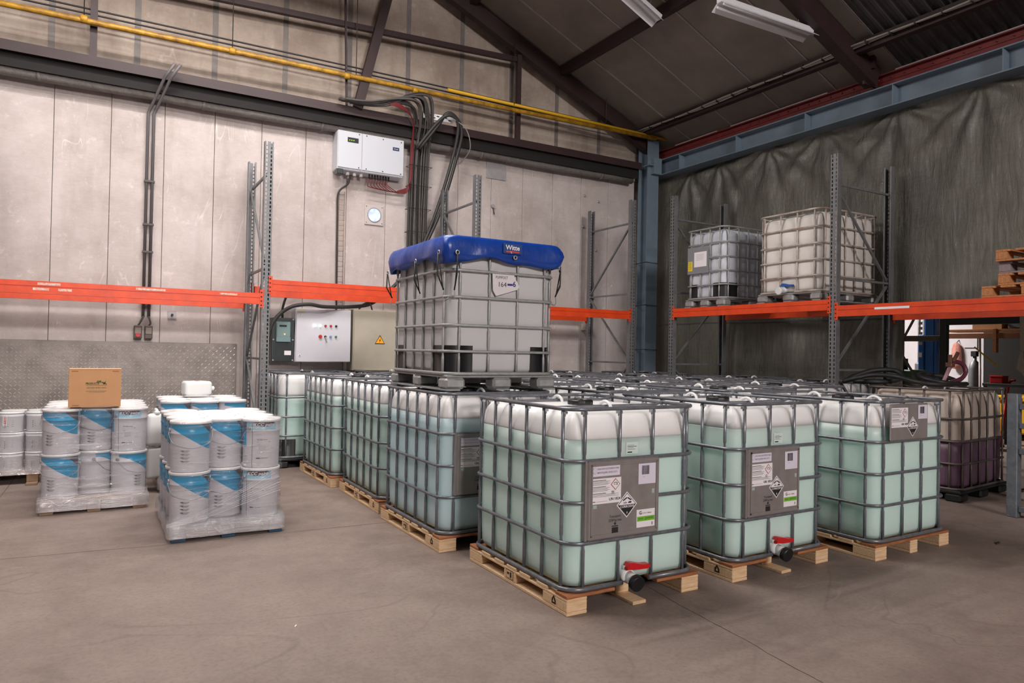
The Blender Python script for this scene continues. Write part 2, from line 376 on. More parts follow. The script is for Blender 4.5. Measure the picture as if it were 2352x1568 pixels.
# ================================================================== STRUCTURE
ROOF_C, ROOF_K, RIDGE_X = 8.15, .432, -3.5
def roof_z(x): return ROOF_C-ROOF_K*x if x >= RIDGE_X else ROOF_C-ROOF_K*RIDGE_X-ROOF_K*(RIDGE_X-x)
YB = 6.9
floor = struct('floor', MB().box(-14, 16, -16.3, 12, -.15, 0).fix('floor', M_FLOOR))
for (x0, y0, x1, y1) in [(.75, .2, .5, -1.9), (.75, .2, .78, 6.8), (-6, 2.9, -1.8, 2.53), (-1.8, 2.53, 6.0, 2.2), (-3.2, -3.5, -3.05, 6.8), (.5, -1.9, .35, -5)]:
    mb = MB(); d = Vector((x1-x0, y1-y0, 0)); n = Vector((-d.y, d.x, 0)).normalized()*.003; K = 24; vs = []
    for i in range(K+1):
        p = Vector((x0, y0, 0))+d*i/K+n*random.uniform(-2.2, 2.2); w = random.uniform(.5, 1.1)
        for sg, z in ((-1, .0008), (1, .0008)): vs.append((p.x+n.x*sg*w, p.y+n.y*sg*w, z))
    mb.add(vs, [(2*i, 2*i+1, 2*i+3, 2*i+2) for i in range(K)])
    link('floor_joint', mb.fix('floor_joint', mat('floor_joint_dirt', (74, 62, 56), .9)), floor)

wall_back = struct('wall_back', MB().prism([(-10, 0), (8, 0), (8, roof_z(8)), (RIDGE_X, roof_z(RIDGE_X)), (-10, roof_z(-10))], lambda x, y, t: (x, YB+.05+t, y), .12).fix('wall_back', M_GAP))
x = -4.65
low_me = MB().cbox(.003, .600, 0, .05, 0, 4.64, .004).fix('wall_panel', M_WALL)
while x < 5.9:
    link('wall_panel', low_me, wall_back, (x, YB+random.uniform(-.003, .002), 0)); x += .602
x = -3.805
while x < 6.6:
    x1 = x+.915
    mb = MB().prism([(x+.012, 4.66), (x1-.012, 4.66), (x1-.012, roof_z(x1)-.05), (x+.012, roof_z(x)-.05)], lambda a, b, t: (a, YB+t, b), .05)
    link('wall_panel', mb.fix('upper_wall_panel', M_WALLU), wall_back)
    mb = MB().box(x-.035, x+.035, YB-.006, YB+.01, 4.66, roof_z(x)-.06)
    link('seam_strip', mb.fix('seam_strip', M_SEAM), wall_back); x = x1
# tread plate cladding on the lower left wall
tread = tag(link('tread_plate', MB().cbox(-4.6, -.70, YB-.018, YB-.001, .0, 1.5, .003).fix('tread_plate', M_TREAD)), 'grey aluminium tread plate sheet covering the lower wall behind wrapped pallets', 'wall cladding')
mb = MB(); px_ = .044; k = 0
for i in range(int(3.0/px_)):
    for j in range(int(1.46/px_)):
        cx, cz = -3.68+i*px_, .03+j*px_
        if cx > -.73: continue
        a = pi/4 if (i+j) % 2 else -pi/4; c, s_ = cos(a), sin(a); l, w = .025, .0062
        q = [(cx+l*c, cz+l*s_), (cx-w*s_, cz+w*c), (cx-l*c, cz-l*s_), (cx+w*s_, cz-w*c)]
        y = YB-.018
        mb.add([(q[0][0], y, q[0][1]), (q[1][0], y, q[1][1]), (q[2][0], y, q[2][1]), (q[3][0], y, q[3][1]), (cx+l*.5*c, y-.004, cz+l*.5*s_), (cx-l*.5*c, y-.004, cz-l*.5*s_)],
               [(0, 1, 5, 4), (1, 2, 5), (2, 3, 4, 5), (3, 0, 4)])
tb = link('raised_bars', mb.mesh('raised_bars', M_TREADB), tread); tb['kind'] = 'stuff'

# roof
ceiling = struct('ceiling', MB().prism([(RIDGE_X, roof_z(RIDGE_X)+.06), (7.6, roof_z(7.6)+.06), (7.6, roof_z(7.6)+.16), (RIDGE_X, roof_z(RIDGE_X)+.16)], lambda x, z, t: (x, -16.3+t, z), 23.2).fix('ceiling', M_GAP))
ce2 = struct('ceiling', MB().prism([(RIDGE_X, roof_z(RIDGE_X)+.06), (-10, roof_z(-10)+.06), (-10, roof_z(-10)+.16), (RIDGE_X, roof_z(RIDGE_X)+.16)], lambda x, z, t: (x, -16.3+t, z), 23.2).fix('ceiling', M_ROOF))
y = 6.88; sl = -ROOF_K
while y > -3:
    y0 = y-.95
    if y0 > 2.0 or y0 < .1:
        mb = MB().prism([(-1, roof_z(-1)), (7.4, roof_z(7.4)), (7.4, roof_z(7.4)+.06), (-1, roof_z(-1)+.06)], lambda a, b, t: (a, y0+.006+t, b), .938)
        link('roof_panel', mb.fix('roof_panel', M_ROOF), ceiling)
        mb = MB().prism([(-1, roof_z(-1)-.012), (7.4, roof_z(7.4)-.012), (7.4, roof_z(7.4)+.004), (-1, roof_z(-1)+.004)], lambda a, b, t: (a, y0-.012+t, b), .024)
        link('roof_seam', mb.fix('roof_seam', M_ROOFS), ceiling)
    else:
        mb = MB(); n = 26; vs = []
        for i in range(n+1):
            yy = y0+.95*i/n; dz = .018*(1 if i % 4 < 2 else -1)
            for xx in (-1, 7.4): vs.append((xx, yy, roof_z(xx)+dz))
        mb.add(vs, [(2*i, 2*i+1, 2*i+3, 2*i+2) for i in range(n)])
        link('corrugated_sheet', mb.fix('corrugated_sheet', M_CORR), ceiling)
    y = y0
# front gable behind the camera, with the window that lights the hall; long right wall
struct('wall_front', MB().box(-6, -2.6, -16.3, -16.15, 0, 9).box(1.4, 8, -16.3, -16.15, 0, 9).box(-2.6, 1.4, -16.3, -16.15, 0, 4.9).box(-2.6, 1.4, -16.3, -16.15, 7.3, 9).fix('wall_front', M_WALLU))
wf = struct('window_4', MB().box(-2.6, 1.4, -16.25, -16.23, 4.9, 7.3).fix('window_4', mat('daylit_window_pane', (235, 240, 255), .4, emis=1.5)))
for xx in (-2.6, -1.3, .05, 1.34): link('window_bar', MB().box(xx, xx+.06, -16.22, -16.15, 4.9, 7.3).fix('window_bar', M_SEAM), wf)
struct('wall_right', MB().box(6.75, 6.9, -16.3, -2.2, 0, 5.0).fix('wall_right_long', M_WALLU))
# purlins
for i, (xx, lab) in enumerate([(.85, 'dark purlin nearest the ridge, running under the roof'), (2.6, 'dark purlin high under the roof between the two lamps'), (4.32, 'dark steel purlin crossing the roof behind the end of the sloping lamp'), (6.05, 'dark steel purlin carrying cables along the roof above the red girder')]):
    z = roof_z(xx)
    p = thing('purlin', lab, 'purlin', (xx, 0, z))
    link('purlin_beam', MB().box(-.05, .05, -6.9, 6.85, -.16, -.01).fix('purlin_beam', M_MAROON), p)
    if xx > 6:
        mb = MB()
        for dx, rr in ((-.085, .014), (-.11, .01), (-.135, .012)): mb.tube([(dx, yy, -.10+.012*sin(yy*3+dx*40)) for yy in [v*.3-3 for v in range(33)]], rr, 6)
        c = link('cable_run', mb.fix('cable_run', M_CABLEL), p)
        for kk in range(30):
            link('cable_clip', MB().box(-.15, -.05, -.008, .008, -.125, -.075).fix('cable_clip', M_CABLED) if kk == 0 else bpy.data.meshes['cable_clip'], p, (0, -2.5+kk*.31, 0))
# trusses
def beam_xz(mb, x0, z0, x1, z1, h, y0, y1):
    d = Vector((x1-x0, z1-z0)); n = Vector((-d.y, d.x)).normalized()*h/2
    mb.prism([(x0-n.x, z0-n.y), (x1-n.x, z1-n.y), (x1+n.x, z1+n.y), (x0+n.x, z0+n.y)], lambda a, b, t: (a, y0+t, b), y1-y0); return mb
t1 = thing('roof_truss', 'maroon steel roof truss standing against the back wall', 'truss', (0, 6.62, 0))
def tm(name, x0, z0, x1, z1, h, dy=0, w=.1, m=M_MAROON, T=t1): return link(name, beam_xz(MB(), x0, z0, x1, z1, h, dy-w/2, dy+w/2).fix(name, m), T)
link('tie_beam', MB().box(-8, 6.08, -.05, -.035, 4.795, 4.90).box(-8, 6.08, -.05, .2, 4.90, 4.915).fix('tie_beam', M_MAROON), t1)
link('web_plate', MB().box(-8, 6.08, .03, .045, 4.64, 4.90).fix('web_plate', mat('recess_shade_black', (18, 13, 13), .8)), t1)  # near-black colour carries the shade of the recess under the tie beam
tm('rafter', RIDGE_X, roof_z(RIDGE_X)-.19, 6.35, roof_z(6.35)-.19, .24, 0, .12)
tm('diagonal_strut', .80, 4.90, 1.55, 8.0, .13, -.06, .09)
tm('post', -2.45, 4.92, -2.45, 8.6, .075, 0, .07)
tm('post', 3.49, 4.92, 3.49, 6.3, .075, 0, .07)
tm('hanger_rod', .65, 4.92, .56, 7.7, .028, -.03, .028)
tm('cross_strut', -2.45, 5.95, 3.55, 6.23, .075, .02, .07)
t2 = thing('roof_truss', 'dark maroon rafter frame meeting the red girder on the right', 'truss', (0, 2.43, 0))
tm('rafter', RIDGE_X, roof_z(RIDGE_X)-.17, 6.5, roof_z(6.5)-.17, .26, 0, .16, M_MAROON, t2)
tm('post', 6.35, 5.25, 6.3, 7.6, .05, -.1, .05, M_MAROON, t2)
tm('gusset', 6.3, 5.18, 6.6, 5.18, .22, 0, .03, M_MAROON, t2)
# corner column, grey-blue girder, red riveted girder
cc = thing('corner_column', 'grey-blue steel column in the corner between wall and plastic sheet', 'column', (6.28, 6.62, 0))
link('flange', MB().box(-.13, .13, -.13, -.112, 0, 5.34).fix('flange', M_BLUEST), cc)
link('flange', MB().box(-.13, .13, .112, .13, 0, 5.34).fix('flange', M_BLUEST), cc)
link('web', MB().box(-.008, .008, -.112, .112, 0, 5.34).fix('web', M_BLUEST), cc)
for zz in (1.55, 2.35, 3.12): link('strap', MB().tube([(-.14, -.14, zz), (.14, -.14, zz-.01), (.14, .14, zz-.03), (-.14, .14, zz-.01)], .006, 5, True).fix('strap', M_CABLED), cc)
gb = thing('steel_girder', 'grey-blue steel girder with web stiffeners above the plastic sheet', 'girder', (6.5, 0, 4.71))
link('bottom_flange', MB().box(-.1, .16, -5, 6.75, 0, .016).fix('bottom_flange', M_BLUEST), gb)
link('top_flange', MB().box(-.1, .16, -5, 6.75, .27, .286).fix('top_flange', M_BLUEST), gb)
link('web', MB().box(.025, .035, -5, 6.75, .016, .27).fix('web', M_BLUEST), gb)
st_me = MB().box(-.095, .025, -.007, .007, .016, .27).fix('stiffener', M_BLUEST)
for yy in (-1.74, -.46, .82, 2.1, 3.4, 4.68, 5.96): link('stiffener', st_me, gb, (0, yy, 0))
link('end_bracket', MB().box(-.28, -.1, 6.4, 6.58, .0, .29).box(-.38, -.28, 6.4, 6.58, .14, .16).fix('end_bracket', M_BLUEST), gb)
rb = thing('riveted_girder', 'dark red riveted steel girder running above the grey-blue girder', 'girder', (6.6, 0, 5.0))
link('web_plate', MB().box(.02, .05, -5, 6.7, .0, .21).fix('web_plate', M_RED), rb)
link('flange_plate', MB().box(-.05, .05, -5, 6.7, .0, .02).box(-.01, .05, -5, 6.7, .02, .12).fix('flange_plate', M_RED), rb)
link('top_angle', MB().box(-.06, .05, -5, 6.7, .2, .215).box(-.0, .05, -5, 6.7, .13, .2).fix('top_angle', M_RED), rb)
mb = MB(); yy = -2.
while yy < 6.6:
    mb.cyl((-.01, yy, .075), (-1, 0, 0), .016, .012, 8, r2=.008); mb.cyl((0, yy+.09, .165), (-1, 0, 0), .016, .012, 8, r2=.008); yy += .18
rv = link('rivets', mb.fix('rivets', M_RED), rb); rv['kind'] = 'stuff'
wall_right = struct('wall_right', MB().box(7.0, 7.1, -5, 6.9, 5.0, 5.6).fix('wall_right', M_ROOF))
for i, (ya, yb_, za) in enumerate([(3.2, 5.0, 5.37), (.6, 2.2, 5.40), (5.3, 6.3, 5.36)]):
    w = struct('window_%d' % (i+1), MB().box(6.62, 6.65, ya, yb_, 5.22, 5.265).fix('window_strip', mat('pale_strip_panel', (206, 196, 196), .6)))
    link('window_bar', MB().box(6.60, 6.62, ya, yb_, 5.235, 5.242).fix('window_bar', M_MAROON), w)

# plastic sheet hanging below the girder
sheet_hang = [5.96, 5.25, 4.22, 3.3, 2.15, 1.13, .1, -1.0]
def sheet_x(y, z):
    d = 0.
    for i, h in enumerate(sheet_hang):
        dy, dz = y-h, 4.74-z; r = sqrt(dy*dy+dz*dz)+1e-4; a = atan2(dy, dz+.02)
        d += .028*exp(-((r-.3)/.8)**2)*sin(a*(8+i % 3)+i*1.7+1.3*sin(a*3.1+i))*min(1, r/.25)
        d += .008*exp(-r/1.4)*sin(a*21+i*.9+2*sin(r*3+i))*min(1, r/.3)
    d += .03*sin(y*1.9+z*.6)+.014*sin(y*5.1-z*1.3+sin(z*2))*(.4+.6*max(0, min(1, (4.7-z)/3)))
    d += .004*sin(y*13+z*2.3+2*sin(z*1.7+y))
    return 6.66+d
mb = MB(); NY, NZ = 250, 90
def sheet_patch(ya, yb2_, NY, NZ, hi, lo):
    vs = []
    for i in range(NY+1):
        y = ya+(yb2_-ya)*i/NY; top, bot = hi(y), lo(y)
        for j in range(NZ+1): z = top+(bot-top)*j/NZ; vs.append((sheet_x(y, z), y, z))
    mb.add(vs, [(i*(NZ+1)+j, (i+1)*(NZ+1)+j, (i+1)*(NZ+1)+j+1, i*(NZ+1)+j+1) for i in range(NY) for j in range(NZ)], True)
sheet_patch(-2.2, 6.86, 280, 90, lambda y: 4.80, lambda y: 2.0)
sheet_patch(2.06, 6.86, 150, 60, lambda y: 2.0, lambda y: .02)
sheet = tag(link('plastic_sheet', mb.mesh('plastic_sheet', M_SHEET)), 'wrinkled dark olive plastic sheet hanging from the grey-blue girder', 'sheet')
sm_ = sheet.modifiers.new('thickness', 'SOLIDIFY'); sm_.thickness = .004

# pipes and duct on the back wall
duct = thing('wall_duct', 'grey lagged pipe running along the back wall under the maroon beam', 'pipe', (0, 6.76, 4.63))
link('pipe', MB().tube([(x*.5, .004*sin(x*2.1), .006*sin(x*1.3)) for x in range(-16, 13)], .07, 14).fix('pipe', M_DUCT), duct)
for xx in (-3.0, -1.2, .35, 2.9, 5.3): link('pipe_clamp', bpy.data.meshes.get('pipe_clamp') or MB().lathe([(.078, -.02), (.078, .02)], 16).fix('pipe_clamp', M_DUCT), duct, (xx, 0, 0), rot=(0, pi/2, 0))
for xx in (-1.75, .55, 3.5, 5.2): link('hanger_bolt', bpy.data.meshes.get('hanger_bolt') or MB().cyl((0, 0, .07), (0, 0, 1), .008, .12, 8).fix('hanger_bolt', M_STEELL), duct, (xx, -.03, 0))
gp = thing('gas_pipe', 'long yellow painted pipe crossing the upper back wall', 'pipe', (0, 6.5, 5.31))
link('pipe', MB().tube([(-6, 0, -.09), (-3.4, 0, -.03), (0, 0, .0), (2.6, 0, .02), (6.25, -.1, .03)], .034, 12).fix('pipe', M_YPIPE), gp)
for xx in (-2.55, -.9, .62, 1.65): link('coupling', bpy.data.meshes.get('coupling') or MB().lathe([(.036, -.04), (.046, -.03), (.046, .03), (.036, .04)], 14).fix('coupling', M_YPIPE), gp, (xx, 0, -.005), rot=(0, pi/2, 0))
for xx, zt in ((-2.55, 2.0), (-.9, 2.0), (.75, 2.0)): link('hanger_rod', MB().tube([(xx, 0, 0), (xx, 0, zt)], .006, 5).fix('hanger_rod', M_CABLED), gp)
gp2 = thing('gas_pipe', 'short bright yellow pipe branch running beside the long pipe near the corner', 'pipe', (0, 6.5, 5.42))
link('pipe', MB().tube([(2.2, .05, .03), (4.4, 0, .0), (6.5, -.12, -.06)], .026, 12).fix('pipe', mat('bright_yellow_paint', (218, 168, 30), .45)), gp2)
for xx in (3.35, 5.2): link('hanger_rod', MB().tube([(xx, 0, 0), (xx, 0, 1.0-.3*(xx > 5))], .006, 5).fix('hanger_rod', M_CABLED), gp2)
wl = thing('wall_conduit_line', 'pair of thin dark lines running above the yellow pipe along the wall', 'conduit', (0, 6.66, 5.46))
for dz in (0, .06): link('conduit', MB().tube([(-6, 0, dz-.04), (-3.4, 0, dz-.02), (2, 0, dz), (6.1, 0, dz-.02)], .012, 6).fix('conduit', M_CABLED), wl)
cd = thing('wall_conduit', 'pair of grey conduits dropping from the maroon beam to the wall sockets', 'conduit', (-1.8, 6.86, 0))
for dx in (-.035, .03):
    link('conduit_pipe', MB().tube([(dx, 0, 1.82), (dx, 0, 4.42), (dx+.02, -.02, 4.48), (dx+.16, -.38, 4.8), (dx+.26, -.46, 4.96)], .019, 8).fix('conduit_pipe', mat('grey_conduit', (92, 88, 90), .5)), cd)
for zz in (2.0, 2.65, 3.0, 3.55): link('conduit_clip', bpy.data.meshes.get('conduit_clip') or MB().box(-.065, .06, -.026, .02, -.012, .012).fix('conduit_clip', M_CABLE), cd, (0, 0, zz))
for i, (xx, lab) in enumerate([(-1.89, 'small wall socket with a red switch below the conduits'), (-1.77, 'small plain grey wall switch box below the conduits')]):
    o = thing('wall_socket', lab, 'socket', (xx, 6.84, 1.54))
    link('housing', MB().cbox(-.045, .045, -.05, .055, 0, .17, .01).fix('housing', mat('old_grey_plastic', (104, 96, 90), .6)), o)
    link('cover', MB().cbox(-.036, .036, -.06, -.048, .06, .14, .004).fix('cover', mat('beige_cover', (150, 138, 128), .6)), o)
    link('lead', MB().tube(spline([(0, 0, .17), (.02, 0, .2), (.06 if i == 0 else 0, .01, .29)], 5), .011, 6).fix('lead', M_CABLE), o)
    if i == 0: link('switch_knob', MB().cyl((0, -.058, .045), (0, -1, 0), .026, .02, 12).fix('switch_knob', M_REDPL), o)

# lamps ------------------------------------------------------------
def lamp_fixture(label, loc, rot, length=1.52, power=LAMP_W, group=None, lit=True):
    o = thing('fluorescent_lamp', label, 'lamp', loc, 0, group); o.rotation_euler = rot; h = length/2
    link('housing', MB().cbox(-h, h, -.045, .045, .02, .085, .006).fix('housing', M_LAMPW), o)
    refl = MB()
    refl.add([(-h, -.12, -.045), (h, -.12, -.045), (h, -.04, .02), (-h, -.04, .02), (-h, .04, .02), (h, .04, .02), (h, .12, -.045), (-h, .12, -.045)], [(0, 1, 2, 3), (3, 2, 5, 4), (4, 5, 6, 7)])
    rf = link('reflector', refl.mesh('reflector', M_LAMPW), o); sd = rf.modifiers.new('t', 'SOLIDIFY'); sd.thickness = .003
    for dy in (-.05, .05): link('tube', MB().cyl((-h+.02, dy, -.012), (1, 0, 0), .013, length-.04, 10).fix('tube', M_TUBE if lit else M_LAMPW), o)
    for dx in (-h*.7, h*.7): link('suspension', MB().tube([(dx, 0, .08), (dx, 0, .45)], .004, 5).fix('suspension', M_STEELL), o)
    if not lit: return o
    ld = bpy.data.lights.new('lamp_light', 'AREA'); ld.shape = 'RECTANGLE'; ld.size = length; ld.size_y = .2; ld.energy = power; ld.color = (1., .945, .90)
    lo = bpy.data.objects.new('lamp_light', ld); COL.objects.link(lo); lo.parent = o; lo.location = (0, 0, -.06)
    return o
lamp_fixture('white fluorescent lamp hanging level under the roof near the second rafter', (4.54, 2.52, 5.5), (0, 0, -.03), 1.56, lit=False)
lamp_fixture('white fluorescent lamp mounted along the roof slope above the tall wall', (3.5, 4.05, 6.31), (0, atan2(ROOF_K, 1), .0), 1.5, lit=False)
_l2 = [o for o in bpy.data.objects if o.get('label', '').startswith('white fluorescent lamp hanging level')][0]
link('supply_lead', MB().tube(spline([(.78, 0, .06), (1.0, -.05, .0), (1.25, -.08, .02), (1.45, -.1, .1)], 6), .007, 5).fix('supply_lead', M_CABLEL), _l2)
GL = 'unseen lamps added above the hall to light it'
for lx, ly, lz, pw in [(-1.9, 4.6, 6.4, 1.9), (.1, 4.1, 6.5, 2.0), (-4.6, 3.5, 6.4, 1.7), (-2.2, 1.9, 6.4, 2.0), (.2, 2.2, 6.4, 1.8), (-4.9, -.6, 6.4, .7)]:  # unseen lamps, added for overhead light and fill on wall, tanks and floor
    lamp_fixture('unseen fluorescent lamp added above the view to light the hall', (lx, ly, lz), (0, 0, 0), 1.56, LAMP_W*pw, GL)

# ================================================================== IBC TANKS
RAILS = (.39, .62, .855)
def rrect(w, l, inset, r, n=6):
    pts = []; x0, x1, y0, y1 = inset, w-inset, inset, l-inset
    for cx, cy, a0 in ((x1-r, y0+r, -pi/2), (x1-r, y1-r, 0), (x0+r, y1-r, pi/2), (x0+r, y0+r, pi)):
        for k in range(n+1): a = a0+pi/2*k/n; pts.append((cx+r*cos(a), cy+r*sin(a)))
    return pts
def bars_xy(w, l, nx, ny):
    xs = [.12+(w-.24)*i/(nx-1) for i in range(nx)]; ys = [.1+(l-.2)*i/(ny-1) for i in range(ny)]; return xs, ys
_C = {}
def cached(key, fn):
    if key not in _C: _C[key] = fn()
    return _C[key]
def m_rail(w, z, r, m, gap=None):
    def f():
        pts = rrect(w, 1.2, r, .115, 6)
        mb = MB()
        if gap: # open at the front for the valve
            gx0, gx1 = gap
            i = 27; P = pts
            # order: starts at front right corner going up the right side and round to the front left corner
            path = [(gx1, r)]+P+[(gx0, r)]
            mb.tube([(a, b, z) for a, b in path], r, 8, False, flat=(1., 1.15))
        else: mb.tube([(a, b, z) for a, b in pts], r, 8, True, flat=(1., 1.15))
        return mb.fix('cage_rail', m)
    return cached(('rail', w, z, r, m.name, gap), f)
def m_bar(z0, z1, m, rails):
    def f():
        zs, rr = [z0], [.0112]
        for q in rails:
            if z0+.05 < q < z1-.05: zs += [q-.045, q-.028, q, q+.028, q+.045]; rr += [.0112, .0078, .0098, .0078, .0112]
        zs.append(z1); rr.append(.0112)
        return MB().tube([(0, 0, z) for z in zs], .0125, 8, radii=rr).fix('cage_bar', m)
    return cached(('bar', z0, z1, m.name, rails), f)
PROF = [(.128, .05), (.138, .016), (.17, .004), (.24, 0), (.36, -.002), (.5, -.003), (.64, -.003), (.78, -.002), (.90, 0), (.98, .001), (1.03, .005), (1.065, .014), (1.09, .029), (1.112, .05), (1.126, .08), (1.132, .12)]
def m_bottle(w, nx, ny, z0, z1, top, m, base=.034, rib=0., seed=0, name='bottle', lumpy=0.):
    def f():
        xs, ys = bars_xy(w, 1.2, nx, ny); rnd = random.Random(seed)
        prof = [p for p in PROF if z0 < p[0] < z1]
        def ins(z):
            for (a, b), (c, d) in zip(PROF[:-1], PROF[1:]):
                if a <= z <= c: return b+(d-b)*(z-a)/(c-a)
            return PROF[0][1] if z < PROF[0][0] else PROF[-1][1]
        zs = ([z0] if z0 > PROF[0][0] else [])+[p[0] for p in prof]+([z1] if z1 < PROF[-1][0] else [])
        if rib or lumpy: zs = sorted(set(zs+[z0+(z1-z0)*i/26 for i in range(27)]))
        ring = []
        X0, X1, Y0, Y1 = base, w-base, base, 1.2-base; r = .105; K = 9
        def seg(p, q, n): return [(p[0]+(q[0]-p[0])*i/n, p[1]+(q[1]-p[1])*i/n) for i in range(n)]
        def arc(cx, cy, a0): return [(cx+r*cos(a0+pi/2*i/K), cy+r*sin(a0+pi/2*i/K)) for i in range(K)]
        ring = seg((X0+r, Y0), (X1-r, Y0), 40)+arc(X1-r, Y0+r, -pi/2)+seg((X1, Y0+r), (X1, Y1-r), 56)+arc(X1-r, Y1-r, 0)+seg((X1-r, Y1), (X0+r, Y1), 40)+arc(X0+r, Y1-r, pi/2)+seg((X0, Y1-r), (X0, Y0+r), 56)+arc(X0+r, Y0+r, pi)
        n = len(ring); nor = []
        for i in range(n):
            a, b = ring[i-1], ring[(i+1) % n]; t = Vector((b[0]-a[0], b[1]-a[1])).normalized(); nor.append((t.y, -t.x))
        vs = []
        ph = [rnd.uniform(0, 6) for _ in range(6)]
        for z in zs:
            i0 = ins(z); s = max(0., min(1., (z-.95)/.09))
            for (px, py), (nx_, ny_) in zip(ring, nor):
                d = 0.
                if s > 0 or rib:
                    q = min((abs(px-v) for v in xs), default=1) if abs(ny_) > .9 else (min(abs(py-v) for v in ys) if abs(nx_) > .9 else 1.)
                    g = exp(-(q/.03)**2); d = g*(.02*s*s)
                    if rib: d += g*.012+rib*.012*(1+sin(z*2*pi/.23+1.))*.5
                if lumpy: d += lumpy*(sin(px*7+z*9+ph[0])*sin(py*6-z*7+ph[1])+.6*sin(z*14+py*9+ph[2]))
                d += i0
                vs.append((px-nx_*d, py-ny_*d, z))
        mb = MB(); fs = []
        for i in range(len(zs)-1):
            for k in range(n): fs.append((i*n+k, i*n+(k+1) % n, (i+1)*n+(k+1) % n, (i+1)*n+k))
        mb.add(vs, fs, True)
        mb.f.append(tuple(range(n))[::-1]); mb.sm.append(False); mb.mi.append(0)
        q = (len(zs)-1)*n; mb.f.append(tuple(q+k for k in range(n))); mb.sm.append(False); mb.mi.append(0)
        return mb.mesh(name, m)
    return cached(('bottle', w, nx, ny, z0, z1, m.name, rib, seed, lumpy), f)
def m_cap():
    def f():
        return MB().lathe([(.085, 1.11), (.085, 1.148), (.08, 1.159), (.06, 1.161), (.058, 1.154), (.02, 1.153), (.02, 1.161), (.001, 1.161)], 36, wob=lambda k, r, z: 1 if r < .079 or k % 3 else .94).fix('lid', M_BLKPL)
    return cached('cap', f)
def m_cross(w, m):
    return cached(('cross', w, m.name), lambda: MB().tube([(.012, 0, 1.148), (.05, 0, 1.146), (.09, 0, 1.136), (w-.09, 0, 1.136), (w-.05, 0, 1.146), (w-.012, 0, 1.148)], .0095, 8).fix('cross_bar', m))
def m_loop():
    return cached('loop', lambda: MB().tube(spline([(0, -.06, 1.12), (0, -.045, 1.15), (0, 0, 1.166), (0, .045, 1.15), (0, .06, 1.12)], 4), .011, 8).fix('bar_loop', M_WHITEPL))
def m_valve(hm, cm):
    def f():
        body = MB().cyl((0, .06, .165), (0, -1, 0), .042, .07, 18).cyl((0, .0, .165), (0, -1, -.25), .036, .07, 18).cyl((0, .02, .18), (0, 0, 1), .024, .045, 14)
        cap = MB().cyl((0, -.058, .15), (0, -1, -.25), .046, .035, 22)
        h = MB().prism([(-.02, .222), (.0, .245), (.03, .242), (.1, .224), (.15, .222), (.155, .205), (.13, .196), (.06, .2), (.0, .205), (-.022, .206)], lambda a, b, t: (a, -.018+t, b), .045)
        return body.fix('valve', M_WHITEPL), cap.fix('valve_cap', cm), h.fix('valve_handle', hm)
    return cached(('valve', hm.name, cm.name), f)
